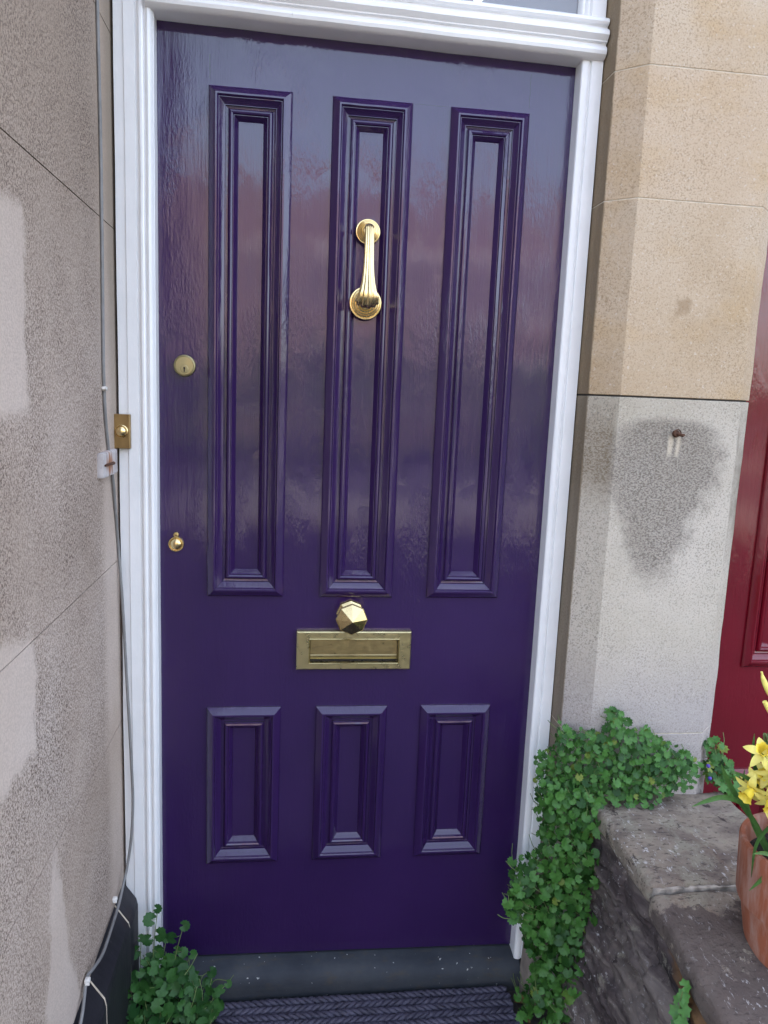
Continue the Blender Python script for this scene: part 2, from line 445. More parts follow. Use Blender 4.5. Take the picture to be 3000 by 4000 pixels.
def wood_block_mat():
    m, nt, b = newmat("flaking_white_wood")
    v = coords(nt)
    sep = nd(nt, 'SeparateXYZ', {'Vector': v})
    g = noi(nt, coords(nt, (1, 55, 6)), 2.2, 5, 0.65)
    c = ramp(nt, g, [(0.36, (0.16, 0.12, 0.10)), (0.46, (0.48, 0.44, 0.43)), (0.7, (0.60, 0.56, 0.55))])
    dy = mth(nt, 'ABSOLUTE', mth(nt, 'ADD', sep.outputs[1], 0.155))
    dz = mth(nt, 'ABSOLUTE', mth(nt, 'SUBTRACT', sep.outputs[2], 1.262))
    q = mth(nt, 'ADD', mth(nt, 'MULTIPLY', dy, 22.0), mth(nt, 'MULTIPLY', dz, 28.0))
    rust = smooth(nt, mth(nt, 'ADD', q, mth(nt, 'MULTIPLY', mth(nt, 'SUBTRACT', g, 0.5), 1.6)), 1.1, 0.25)
    c = mix(nt, mth(nt, 'MULTIPLY', rust, 0.8), c, (0.36, 0.13, 0.035))
    nt.links.new(c, b.inputs['Base Color'])
    b.inputs['Roughness'].default_value = 0.85
    bump(nt, b, g, 0.6, 0.002)
    return m
M_BLOCK = wood_block_mat()

def rope_mat():
    m, nt, b = newmat("navy_braided_rope")
    v = coords(nt)
    c = ramp(nt, noi(nt, v, 40, 4), [(0.3, (0.026, 0.023, 0.040)), (0.7, (0.062, 0.056, 0.088))])
    f = noi(nt, coords(nt, (1, 2.5, 1)), 320, 2)
    c = mix(nt, ramp(nt, f, [(0.55, 0.0), (0.7, 0.35)]), c, (0.15, 0.14, 0.18))
    nt.links.new(c, b.inputs['Base Color'])
    b.inputs['Roughness'].default_value = 0.6
    bump(nt, b, f, 0.4, 0.001)
    return m
M_ROPE = rope_mat()

def glass_mat():
    m, nt, b = newmat("fanlight_glass")
    b.inputs['Base Color'].default_value = (0.30, 0.305, 0.33, 1)
    b.inputs['Roughness'].default_value = 0.05
    b.inputs['IOR'].default_value = 1.5
    b.inputs['Transmission Weight'].default_value = 0.25
    bump(nt, b, noi(nt, coords(nt), 9, 2), 0.08, 0.004)
    return m
M_GLASS = glass_mat()
M_OPAL = simple("frosted_transfer", (0.78, 0.80, 0.83), 0.5, 0, 0.05, 30, 0)
M_OPALG = simple("grey_transfer", (0.16, 0.19, 0.24), 0.4, 0, 0.1, 30, 0)
M_PAVING = simple("dark_quarry_paving", (0.05, 0.045, 0.043), 0.7, 0, 0.4, 18, 0.3, bdist=0.004)
M_ROAD = simple("asphalt", (0.06, 0.06, 0.062), 0.85, 0, 0.25, 6, 0.3)
M_PLASTER = simple("pinkish_sandstone", (0.235, 0.165, 0.150), 0.9, 0, 0.22, 1.2, 0.2)
M_ROOF = simple("clay_roof_tile", (0.17, 0.125, 0.12), 0.85, 0, 0.3, 2.5, 0.3)
M_WINDARK = simple("dark_window_glass", (0.02, 0.025, 0.03), 0.06, 0, 0.2, 2, 0)
M_HOUSE = simple("rendered_house_stone", (0.42, 0.35, 0.27), 0.9, 0, 0.2, 2, 0.2)
M_HALL = simple("hall_plaster", (0.42, 0.42, 0.44), 0.9, 0, 0.1, 4, 0)
M_HEDGE = leaf_mat("hedge_leaf", (0.02, 0.05, 0.012), (0.05, 0.10, 0.02), (0.08, 0.12, 0.03))

# ------------------------------------------------------------------ mesh helpers
class MB:
    def __init__(s):
        s.v = []; s.f = []; s.mi = []
    def add(s, vs, fs, mi=0):
        o = len(s.v)
        s.v += [tuple(p) for p in vs]
        s.f += [tuple(i + o for i in f) for f in fs]
        s.mi += [mi] * len(fs)
    def box(s, x0, x1, y0, y1, z0, z1, mi=0):
        s.add([(x0, y0, z0), (x1, y0, z0), (x1, y1, z0), (x0, y1, z0), (x0, y0, z1), (x1, y0, z1), (x1, y1, z1), (x0, y1, z1)],
              [(0, 3, 2, 1), (4, 5, 6, 7), (0, 1, 5, 4), (1, 2, 6, 5), (2, 3, 7, 6), (3, 0, 4, 7)], mi)
    def prism(s, poly, z0, z1, mi=0, top=True):
        n = len(poly)
        vs = [(x, y, z0) for x, y in poly] + [(x, y, z1) for x, y in poly]
        fs = [(i, (i + 1) % n, n + (i + 1) % n, n + i) for i in range(n)]
        fs += [tuple(range(n - 1, -1, -1)), tuple(range(n, 2 * n))]
        s.add(vs, fs, mi)
    def extr_x(s, prof, xs, zoff, mi=0):           # profile (y, z) swept along x
        n = len(prof)
        vs = []
        for x, dz in zip(xs, zoff):
            vs += [(x, y, z + dz) for y, z in prof]
        fs = []
        for k in range(len(xs) - 1):
            for i in range(n):
                j = (i + 1) % n
                fs.append((k * n + i, k * n + j, (k + 1) * n + j, (k + 1) * n + i))
        fs += [tuple(range(n - 1, -1, -1)), tuple(range((len(xs) - 1) * n, len(xs) * n))]
        s.add(vs, fs, mi)
    def tube(s, pts, r, k=8, mi=0):
        pts = [Vector(p) for p in pts]
        n = len(pts)
        rr = r if isinstance(r, (list, tuple)) else [r] * n
        vs = []; up = None
        for i, p in enumerate(pts):
            t = (pts[min(i + 1, n - 1)] - pts[max(i - 1, 0)]).normalized()
            if up is None:
                a = Vector((0, 0, 1)) if abs(t.z) < 0.9 else Vector((1, 0, 0))
                up = t.cross(a).normalized()
            up = (up - t * up.dot(t)).normalized()
            w = t.cross(up)
            for j in range(k):
                a = 2 * math.pi * j / k
                vs.append(p + (up * math.cos(a) + w * math.sin(a)) * rr[i])
        fs = [(i * k + j, i * k + (j + 1) % k, (i + 1) * k + (j + 1) % k, (i + 1) * k + j) for i in range(n - 1) for j in range(k)]
        fs += [tuple(range(k - 1, -1, -1)), tuple(range((n - 1) * k, n * k))]
        s.add(vs, fs, mi)
    def lathe_y(s, prof, cx, cz, y0=0.0, k=40, rot=0.0, mi=0):     # prof: (radius, distance proud of y0 towards -Y)
        vs = []; fs = []
        for r, d in prof:
            for j in range(k):
                a = 2 * math.pi * j / k + rot
                vs.append((cx + r * math.cos(a), y0 - d, cz + r * math.sin(a)))
        for i in range(len(prof) - 1):
            for j in range(k):
                fs.append((i * k + j, i * k + (j + 1) % k, (i + 1) * k + (j + 1) % k, (i + 1) * k + j))
        fs.append(tuple(range((len(prof) - 1) * k, len(prof) * k)))
        s.add(vs, fs, mi)
    def lathe_z(s, prof, cx, cy, k=48, mi=0):
        vs = []; fs = []
        for r, z in prof:
            for j in range(k):
                a = 2 * math.pi * j / k
                vs.append((cx + r * math.cos(a), cy + r * math.sin(a), z))
        for i in range(len(prof) - 1):
            for j in range(k):
                fs.append((i * k + j, i * k + (j + 1) % k, (i + 1) * k + (j + 1) % k, (i + 1) * k + j))
        s.add(vs, fs, mi)

def build(name, mb, mats, parent=None, smooth_ang=None, bevel=None):
    me = bpy.data.meshes.new(name)
    me.from_pydata(mb.v, [], mb.f)
    if not isinstance(mats, (list, tuple)):
        mats = [mats]
    for m in mats:
        me.materials.append(m)
    me.polygons.foreach_set('material_index', mb.mi)
    if smooth_ang is not None:
        me.polygons.foreach_set('use_smooth', [True] * len(me.polygons))
        me.update()
        me.set_sharp_from_angle(angle=R(smooth_ang))
    me.validate()
    me.update()
    o = bpy.data.objects.new(name, me)
    COL.objects.link(o)
    if parent is not None:
        o.parent = parent
        loc = Vector(parent.location)
        q = parent.parent
        while q is not None:
            q = q.parent
        o.matrix_parent_inverse = Matrix.Translation(-loc) if parent.parent is None else Matrix.Identity(4)
    if bevel:
        bm_ = o.modifiers.new("edge", 'BEVEL')
        bm_.width = bevel; bm_.segments = 2; bm_.limit_method = 'ANGLE'; bm_.angle_limit = R(35)
    return o

def tag(o, label=None, cat=None, group=None, kind=None):
    if label: o['label'] = label
    if cat: o['category'] = cat
    if group: o['group'] = group
    if kind: o['kind'] = kind
    return o

def thing(name, label, cat, loc, group=None):
    o = bpy.data.objects.new(name, None)
    o.empty_display_size = 0.05
    o.location = loc
    COL.objects.link(o)
    return tag(o, label, cat, group, 'thing')

def rounded_box(x0, x1, y0, y1, z0, z1, r, nx, ny, nz, amp, freq, stretch=(1, 1, 1), seed=0.0, shear=None):
    """closed box with rounded arrises and a noisy surface"""
    mb = MB()
    def emit(P, n, m):
        vs = [P(i / n, j / m) for i in range(n + 1) for j in range(m + 1)]
        fs = [(i * (m + 1) + j, (i + 1) * (m + 1) + j, (i + 1) * (m + 1) + j + 1, i * (m + 1) + j + 1) for i in range(n) for j in range(m)]
        out = []
        for p in vs:
            p = Vector(p)
            c = Vector((min(max(p.x, x0 + r), x1 - r), min(max(p.y, y0 + r), y1 - r), min(max(p.z, z0 + r), z1 - r)))
            nrm = (p - c)
            nrm = nrm.normalized() if nrm.length > 1e-9 else Vector((0, 0, 1))
            q = c + nrm * r
            w = Vector((q.x * stretch[0] + seed, q.y * stretch[1], q.z * stretch[2]))
            q = q + nrm * (noise.fractal(w * freq, 1.0, 2.0, 5) * amp)
            if shear:
                q = shear(q)
            out.append(q)
        mb.add(out, fs)
    X = lambda u: x0 + (x1 - x0) * u
    Y = lambda u: y0 + (y1 - y0) * u
    Z = lambda u: z0 + (z1 - z0) * u
    emit(lambda a, b: (X(a), Y(b), z1), nx, ny)
    emit(lambda a, b: (X(b), Y(a), z0), ny, nx)
    emit(lambda a, b: (X(a), y0, Z(b)), nx, nz)
    emit(lambda a, b: (X(b), y1, Z(a)), nz, nx)
    emit(lambda a, b: (x0, Y(b), Z(a)), nz, ny)
    emit(lambda a, b: (x1, Y(a), Z(b)), ny, nz)
    return mb

# ------------------------------------------------------------------ setting: ground and what the door looks out on
g = MB()
g.add([(-60, -90, -0.10), (60, -90, -0.10), (60, 60, -0.10), (-60, 60, -0.10)], [(0, 1, 2, 3)])
tag(build('ground', g, M_PAVING), kind='structure')
g = MB()
g.add([(-60, -15.5, -0.094), (60, -15.5, -0.094), (60, -8.5, -0.094), (-60, -8.5, -0.094)], [(0, 1, 2, 3)])
tag(build('road', g, M_ROAD), kind='structure')
g = MB()
g.box(-60, 60, -8.4, -6.6, -0.2, 0.02)
g.box(-60, 60, -17.6, -15.6, -0.2, 0.02)
tag(build('pavement', g, simple("pale_pavement", (0.15, 0.14, 0.13), 0.85, 0, 0.15, 5, 0.2)), kind='structure')

# house opposite, seen only as a reflection in the gloss paint
h = thing('terraced_house', 'pinkish sunlit house across the street mirrored in the glossy purple door', 'house', (0, -20, -0.1))
m_ = MB(); m_.box(-12, 10, -27, -20, -0.1, 6.1)
build('wall', m_, M_PLASTER, h)
m_ = MB()
m_.add([(-12.3, -19.99, 6.11), (10.3, -19.99, 6.11), (10.3, -23.5, 8.0), (-12.3, -23.5, 8.0), (-12.3, -27.3, 6.11), (10.3, -27.3, 6.11)],
       [(0, 1, 2, 3), (3, 2, 5, 4), (0, 3, 4), (1, 5, 2), (0, 4, 5, 1)])
rf = build('roof', m_, M_ROOF, h)
for cx_ in (-6.5, 4.2):
    m_ = MB(); m_.box(cx_, cx_ + 1.4, -24, -23, 7.2, 9.2)
    build('chimney', m_, M_PLASTER, h)
m_ = MB()
m_.add([(-5.2, -19.6, -0.1), (-0.8, -19.6, -0.1), (-0.8, -19.6, 6.4), (-3.0, -19.6, 8.3), (-5.2, -19.6, 6.4), (-5.2, -22, -0.1), (-0.8, -22, -0.1), (-0.8, -22, 6.4), (-3.0, -22, 8.3), (-5.2, -22, 6.4)],
       [(0, 4, 3, 2, 1), (0, 1, 6, 5), (1, 2, 7, 6), (2, 3, 8, 7), (3, 4, 9, 8), (4, 0, 5, 9)])
build('gable', m_, M_PLASTER, h)
for zz in (0.9, 3.8):
    for xx in (-10.2, -7.4, -0.3, 2.6, 6.2):
        m_ = MB(); m_.box(xx - 0.1, xx + 1.3, -19.985, -19.93, zz - 0.1, zz + 1.75)
        w_ = build('window', m_, M_WHITE, h)
        m_ = MB(); m_.box(xx, xx + 1.2, -19.96, -19.925, zz, zz + 1.6)
        build('window_pane', m_, M_WINDARK, h)

# hedges added out of view to darken and break up the door's reflections
for (hx, hw, hh) in ((-6.6, 1.6, 2.5), (-1.6, 0.9, 1.9), (1.6, 1.0, 2.6), (4.6, 0.8, 2.2), (7.0, 1.0, 2.8)):
    hb = rounded_box(hx - hw, hx + hw, -14.9, -13.6, -0.1, hh, 0.3, 30, 8, 26, 0.22, 1.6, seed=hx)
    tag(build('added_hedge', hb, M_HEDGE), 'unseen dark greenery added to break up reflections in the glossy purple door', 'added_hedge', 'hedges added for the door reflections', 'thing')

# the house this door belongs to: mass that shades the porch
m_ = MB()
m_.box(-7, 8, 1.4, 8, -0.09, 7)
m_.box(-7, 8, -0.02, 1.4, 2.9, 7)
m_.box(-7, -0.087, 0.035, 1.4, -0.09, 2.9)
m_.box(2.45, 8, 0.0, 1.4, -0.09, 2.9)
m_.box(0.96, 1.33, 0.035, 1.4, -0.09, 2.9)
tag(build('terrace_facade', m_, M_HOUSE), 'stone house front rising above the purple door and its fanlight', 'house')

# ------------------------------------------------------------------ left porch wall, plinth
XW = -0.082
wl = thing('side_wall', 'pitted grey stone wall at right angles to the purple door, on its left', 'wall', (XW, -0.5, -0.1))
m_ = MB()
gap = 0.0011
zs_ = [-0.1, 0.654, 1.037, 1.741, 2.114, 3.4]
for a_, b_ in zip(zs_[:-1], zs_[1:]):
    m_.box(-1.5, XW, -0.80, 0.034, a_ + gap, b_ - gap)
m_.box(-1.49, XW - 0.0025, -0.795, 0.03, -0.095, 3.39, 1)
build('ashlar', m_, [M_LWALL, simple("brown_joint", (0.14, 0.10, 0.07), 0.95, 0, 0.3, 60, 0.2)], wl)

pl = thing('plinth', 'black painted skirting stones along the foot of the left wall', 'plinth', (-0.06, -0.5, -0.1))
prof = [(XW + 0.0005, -0.1), (XW + 0.0005, 0.252), (-0.052, 0.207), (-0.049, 0.19), (-0.047, -0.1)]
def plinth_block(y0, y1, seed):
    mb = MB(); n = 14
    vs = []
    for k in range(n + 1):
        y = y0 + (y1 - y0) * k / n
        for i, (x, z) in enumerate(prof):
            q = 0.0 if i in (0, 1, 4) else noise.fractal(Vector((y * 9 + seed, i, 0)), 1, 2, 3) * 0.003
            vs.append((x + q, y, z + q))
    c = len(prof); fs = []
    for k in range(n):
        for i in range(c):
            j = (i + 1) % c
            fs.append((k * c + i, k * c + j, (k + 1) * c + j, (k + 1) * c + i))
    fs += [tuple(range(c)), tuple(range(n * c + c - 1, n * c - 1, -1))]
    mb.add(vs, fs)
    return mb
for a_, b_ in ((-0.13, -0.048), (-0.345, -0.134), (-0.70, -0.349), (-0.80, -0.704)):
    build('skirting_stone', plinth_block(a_, b_, a_ * 7), M_PLINTH, pl)
for y_ in (-0.132, -0.347, -0.702):
    m_ = MB(); vs = []
    for yy in (y_ - 0.0020, y_ + 0.0020):
        vs += [(x + 0.0005, yy, z + 0.0005) for x, z in prof]
    m_.add(vs, [(0, 1, 2, 3, 4), (9, 8, 7, 6, 5)] + [(i, (i + 1) % 5, 5 + (i + 1) % 5, 5 + i) for i in range(5)])
    build('mortar_joint', m_, M_MORTAR, pl)

# ------------------------------------------------------------------ door frame with transom and fanlight
H = 2.158
fr = thing('door_frame', 'white gloss painted door frame with moulded transom round the purple door', 'door frame', (0.43, -0.02, -0.02))
def jamb(prof, z0, z1, n=26, amp=0.0009):
    mb = MB(); c = len(prof); vs = []
    for k in range(n + 1):
        z = z0 + (z1 - z0) * k / n
        for i, (x, y) in enumerate(prof):
            d = noise.fractal(Vector((x * 40, z * 5, y * 40)), 1, 2, 3) * amp if y < 0 else 0
            vs.append((x + d, y + d, z))
    fs = [(k * c + i, k * c + (i + 1) % c, (k + 1) * c + (i + 1) % c, (k + 1) * c + i) for k in range(n) for i in range(c)]
    fs += [tuple(range(c - 1, -1, -1)), tuple(range(n * c, n * c + c))]
    mb.add(vs, fs)
    return mb
JL = [(-0.0762, 0.03), (-0.0762, -0.042), (-0.057, -0.043), (-0.0555, -0.0455), (-0.034, -0.0455), (-0.0325, -0.0415), (-0.0285, -0.0415), (-0.0275, -0.0465),
      (-0.0245, -0.0485), (-0.0205, -0.0485), (-0.0175, -0.0465), (-0.0165, -0.042), (-0.0135, -0.042), (-0.0125, -0.046), (-0.0085, -0.0475), (-0.004, -0.0455), (-0.001, -0.041), (0.0005, -0.035), (0.0015, -0.034), (0.0015, 0.03)]
JR = [(0.9, 0.03), (0.9, -0.0350), (0.9015, -0.0378), (0.905, -0.0400), (0.9105, -0.0412), (0.9155, -0.0402), (0.9172, -0.0368), (0.9185, -0.0368), (0.9200, -0.0415), (0.9215, -0.0425), (0.945, -0.0430), (0.945, 0.03)]
build('jamb', jamb(JL, -0.07, 2.70), M_WHITE, fr, 24)
build('jamb', jamb(JR, -0.02, 2.155), M_WHITE, fr, 24)
TP = [(0.03, 2.158), (-0.044, 2.158), (-0.052, 2.1605), (-0.0585, 2.166), (-0.0605, 2.1725), (-0.0585, 2.1785), (-0.0535, 2.183), (-0.0515, 2.1855), (-0.0515, 2.1885), (-0.058, 2.190),
      (-0.0585, 2.1925), (-0.062, 2.1955), (-0.067, 2.2015), (-0.067, 2.208), (-0.061, 2.214), (-0.0535, 2.217), (-0.0525, 2.2215), (-0.059, 2.2235), (-0.0625, 2.228), (-0.062, 2.2335), (-0.054, 2.239), (-0.036, 2.2435), (-0.022, 2.245), (0.03, 2.246)]
xs = [-0.0115 + (0.9445 + 0.0115) * k / 30 for k in range(31)]
tm = MB()
tm.extr_x(TP, xs, [0.006 - 0.0125 * (x + 0.01) / 0.95 + noise.noise(Vector((x * 9, 2, 0))) * 0.0012 for x in xs])
build('transom', tm, M_WHITE, fr, 26)
tm = MB()
tm.prism([(0.893, 0.03), (0.893, -0.014), (0.897, -0.022), (0.902, -0.024), (0.9045, -0.029), (0.911, -0.033), (0.913, -0.039), (0.9445, -0.0395), (0.9445, 0.03)], 2.232, 2.70)
tm.box(0.002, 0.893, -0.02, 0.03, 2.62, 2.70)
build('fanlight_frame', tm, M_WHITE, fr, 35, 0.002)
tm = MB(); tm.box(0.002, 0.8925, -0.004, 0.0, 2.2425, 2.6195)
pane = build('glass_pane', tm, M_GLASS, fr)
# frosted pattern on the glass: pale points between dark arcs, only the lowest tip is in view
tm = MB()
def flat(poly, y):
    tm.add([(x, y, z) for x, z in poly] , [tuple(range(len(poly)))])
cx_, cz_ = 0.672, 2.2435
poly = [(cx_, cz_)]
for k in range(1, 9):
    t = k / 8; poly.append((cx_ + 0.11 * t ** 1.5, cz_ + 0.11 * t))
for k in range(8, 0, -1):
    t = k / 8; poly.append((cx_ - 0.10 * t ** 1.2, cz_ + 0.11 * t))
flat(poly, -0.0046)
build('frosted_motif', tm, M_OPAL, fr)

hall = MB(); hall.box(-0.05, 0.95, 0.9, 0.94, -0.05, 2.88)
tag(build('hall_wall', hall, M_HALL), kind='structure')

# ------------------------------------------------------------------ panelled doors
PR = [(0, -0.003), (0, 0.004), (0.002, 0.0062), (0.006, 0.0085), (0.011, 0.0115), (0.015, 0.0135), (0.0185, 0.0135), (0.0205, 0.0115), (0.0215, 0.009), (0.0225, 0.009),
      (0.026, 0.006), (0.030, 0.0025), (0.0335, 0.0005), (0.0345, 0.0005), (0.035, -0.003), (0.0395, -0.004), (0.0402, -0.004), (0.0407, -0.0005), (0.0435, 0.0022), (0.047, 0.0032), (0.050, 0.002), (0.0515, -0.0015),
      (0.0525, -0.0015), (0.056, -0.005), (0.060, -0.0085), (0.0615, -0.0105), (0.0662, -0.0105)]
def panel(x0, x1, z0, z1, seed):
    mb = MB()
    def ring(s):
        return [(x0 + s, z0 + s), (x1 - s, z0 + s), (x1 - s, z1 - s), (x0 + s, z1 - s)]
    n = 16
    for side in range(4):
        vs = []
        for s, h_ in PR:
            c = ring(s); a, b_ = c[side], c[(side + 1) % 4]
            for k in range(n + 1):
                t = k / n
                x = a[0] + (b_[0] - a[0]) * t; z = a[1] + (b_[1] - a[1]) * t
                w = noise.fractal(Vector((x * 22 + seed, z * 8, s * 60)), 1, 2, 3) * 0.0004
                vs.append((x + (0 if side % 2 == 0 else w * 0.8), -h_ * 1.25 - w, z + (w * 0.8 if side % 2 == 0 else 0)))
        fs = [(i * (n + 1) + k, i * (n + 1) + k + 1, (i + 1) * (n + 1) + k + 1, (i + 1) * (n + 1) + k) for i in range(len(PR) - 1) for k in range(n)]
        mb.add(vs, fs)
    c = ring(0.066)
    mb.add([(x, 0.0131, z) for x, z in c], [(0, 1, 2, 3)])
    return mb

def leaf_with_holes(xo, zo, xb, zb, holes, ztilt=0.0):
    """front face of the door at y=0 with rectangular holes; xb/zb are grid lines"""
    mb = MB()
    gx = [xo[0]] + sorted(xb) + [xo[1]]
    gz = [zo[0]] + sorted(zb) + [zo[1]]
    idx = {}
    vs = []
    for i, x in enumerate(gx):
        for j, z in enumerate(gz):
            zz = z + (ztilt * (0.45 - x) / 0.45 if j == 0 else 0)
            idx[i, j] = len(vs); vs.append((x, 0.0, zz))
    fs = []
    for i in range(len(gx) - 1):
        for j in range(len(gz) - 1):
            mx, mz = (gx[i] + gx[i + 1]) / 2, (gz[j] + gz[j + 1]) / 2
            if any(a < mx < b_ and c < mz < d for a, b_, c, d in holes):
                continue
            fs.append((idx[i, j], idx[i + 1, j], idx[i + 1, j + 1], idx[i, j + 1]))
    mb.add(vs, fs)
    # underside and back
    a, b_ = gx[0], gx[-1]
    zl = gz[0] + ztilt * (0.45 - a) / 0.45; zr = gz[0] + ztilt * (0.45 - b_) / 0.45
    mb.add([(a, 0, zl), (b_, 0, zr), (b_, 0.045, zr), (a, 0.045, zl), (b_, 0.045, gz[-1]), (a, 0.045, gz[-1])], [(0, 3, 2, 1), (3, 5, 4, 2)])
    return mb

dr = thing('front_door', 'glossy dark purple six panel front door with brass fittings', 'door', (0.45, 0.0, 0.0))
PX = [(0.1076, 0.2820), (0.3673, 0.5407), (0.6251, 0.8003)]
PZ = [(0.2621, 0.6692), (0.9447, 2.0473)]
holes = [(a, b_, c, d) for a, b_ in PX for c, d in PZ]
build('door_leaf', leaf_with_holes((-0.012, 0.912), (0.0, 2.175), [k for p in PX for k in p], [k for p in PZ for k in p], holes, 0.0075), M_PURPLE, dr)
for i, (a, b_, c, d) in enumerate(holes):
    build('door_panel', panel(a - 0.0004, b_ + 0.0004, c - 0.0004, d + 0.0004, i * 3.7), M_PURPLE, dr, 28)

# knocker
kn = MB()
build_k = bpy.data.objects.new('door_knocker', None); COL.objects.link(build_k); build_k.parent = dr
build_k.empty_display_size = 0.03
build_k.matrix_parent_inverse = Matrix.Translation((-0.45, 0, 0))
def ringed(r):
    return [(r, 0), (r, 0.002), (r * 0.965, 0.0038), (r * 0.90, 0.0042), (r * 0.88, 0.0036), (r * 0.85, 0.0052), (r * 0.77, 0.0064), (r * 0.745, 0.0056), (r * 0.72, 0.0072), (r * 0.64, 0.0085), (r * 0.61, 0.0076),
            (r * 0.58, 0.0092), (r * 0.50, 0.0105), (r * 0.46, 0.0098), (r * 0.42, 0.0125), (r * 0.25, 0.0150), (0.0005, 0.0155)]
KY = -0.0115
kn.lathe_y([(a, d + 0.0) for a, d in ringed(0.0275)], 0.4525, 1.7765, -0.0005, 48)
build('rose', kn, M_BRASS, build_k, 30)
kn = MB(); kn.lathe_y(ringed(0.0365), 0.4525, 1.6235, -0.0005, 48)
kn.lathe_y([(0.013, 0.010), (0.0135, 0.018), (0.011, 0.024), (0.0105, 0.028), (0.0125, 0.030), (0.010, 0.034), (0.0005, 0.036)], 0.4525, 1.6235, -0.0005, 28)
build('striker_plate', kn, M_BRASS, build_k, 30)
# fluted, flaring handle
kn = MB()
path = [(0.012, 1.7815, 0.0085), (0.030, 1.7835, 0.0092), (0.039, 1.779, 0.0097), (0.043, 1.770, 0.0100), (0.046, 1.750, 0.0102), (0.0475, 1.725, 0.0106), (0.049, 1.70, 0.0114), (0.051, 1.68, 0.0128), (0.0535, 1.66, 0.0155),
        (0.0555, 1.645, 0.0190), (0.056, 1.634, 0.0225), (0.053, 1.6265, 0.0250), (0.046, 1.6225, 0.0262), (0.036, 1.623, 0.0250)]
nk = 88
vs = []; fs = []
pv = [Vector((0, -p[0], p[1])) for p in path]
for i, (d, z, hw) in enumerate(path):
    t = (pv[min(i + 1, len(pv) - 1)] - pv[max(i - 1, 0)]).normalized()
    nrm = Vector((0, t.z, -t.y))
    if nrm.y > 0 and i > 3: nrm = -nrm
    if i <= 3: nrm = Vector((0, t.z, -t.y)) * (1 if Vector((0, t.z, -t.y)).dot(Vector((0, -1, 0.6))) > 0 else -1)
    dep = hw * 0.62
    for j in range(nk):
        a = 2 * math.pi * j / nk
        fl = 1.0 - 0.17 * (0.5 + 0.5 * math.cos(11 * a)) ** 1.5 if math.sin(a) > -0.2 else 0.96
        vs.append(Vector((0.4525 + hw * math.cos(a) * fl, 0, 0)) + pv[i] + nrm * (dep * math.sin(a) * fl))
for i in range(len(path) - 1):
    for j in range(nk):
        fs.append((i * nk + j, i * nk + (j + 1) % nk, (i + 1) * nk + (j + 1) % nk, (i + 1) * nk + j))
fs += [tuple(range(nk)), tuple(range(len(path) * nk - 1, (len(path) - 1) * nk - 1, -1))]
kn.add(vs, fs)
build('handle', kn, M_BRASS, build_k, 50)

# octagonal knob
kb = MB()
o8 = math.pi / 2
kb.lathe_y([(0.034, 0.0003), (0.034, 0.005), (0.032, 0.0075), (0.018, 0.0165), (0.0125, 0.018), (0.0118, 0.022)], 0.4425, 0.9035, 0, 8, o8)
kb.lathe_y([(0.0118, 0.019), (0.0125, 0.030), (0.020, 0.034), (0.0348, 0.044), (0.0375, 0.0475), (0.0375, 0.0505), (0.0353, 0.0535), (0.0004, 0.0745)], 0.4425, 0.9035, 0, 8, o8)
build('door_knob', kb, M_BRASS, dr, None, 0.0007)

# letter plate
LX0, LX1, LZ0, LZ1 = 0.3165, 0.5912, 0.7672, 0.8614
ax0, ax1, az0, az1 = 0.3485, 0.5602, 0.7842, 0.8416
lp = MB()
def frame_ring(mb, o, i, yo, yi):
    vs = [(o[0], yo, o[2]), (o[1], yo, o[2]), (o[1], yo, o[3]), (o[0], yo, o[3]), (i[0], yi, i[2]), (i[1], yi, i[2]), (i[1], yi, i[3]), (i[0], yi, i[3])]
    mb.add(vs, [(0, 1, 5, 4), (1, 2, 6, 5), (2, 3, 7, 6), (3, 0, 4, 7)])
def ins(q, d):
    return (q[0] + d, q[1] - d, q[2] + d, q[3] - d)
M_FLAP = brass('dull_flap_brass', (0.40, 0.32, 0.16), 0.34, 0.25, (0.33, 0.27, 0.13))
M_LOCK = brass('dull_lock_brass', (0.40, 0.345, 0.185), 0.42, 0.3, (0.32, 0.28, 0.14))
O = (LX0, LX1, LZ0, LZ1); I = (ax0, ax1, az0, az1)
frame_ring(lp, O, O, 0.0, -0.0135)
frame_ring(lp, O, ins(O, 0.0022), -0.0135, -0.016)
frame_ring(lp, ins(O, 0.0022), ins(I, -0.003), -0.016, -0.016)
frame_ring(lp, ins(I, -0.003), ins(I, -0.0015), -0.016, -0.0182)
frame_ring(lp, ins(I, -0.0015), I, -0.0182, -0.016)
frame_ring(lp, I, I, -0.016, -0.0003)
lpo = build('letter_plate', lp, M_SATIN, dr)
lp = MB()
prof = [(-0.0012, az1 - 0.0005), (-0.0030, az1 - 0.0012), (-0.0030, 0.8005), (-0.0042, 0.7990), (-0.0042, 0.7915), (-0.0034, 0.7898), (-0.0006, 0.7895)]
lp.extr_x(prof, [ax0 + 0.0012, ax1 - 0.0012], [0, 0])
build('flap', lp, M_FLAP, lpo, 30)
lp = MB(); lp.box(ax0 + 0.0006, ax1 - 0.0006, -0.0010, -0.0004, az0 + 0.0005, az1 - 0.0005)
build('slot', lp, M_BLACK, lpo)

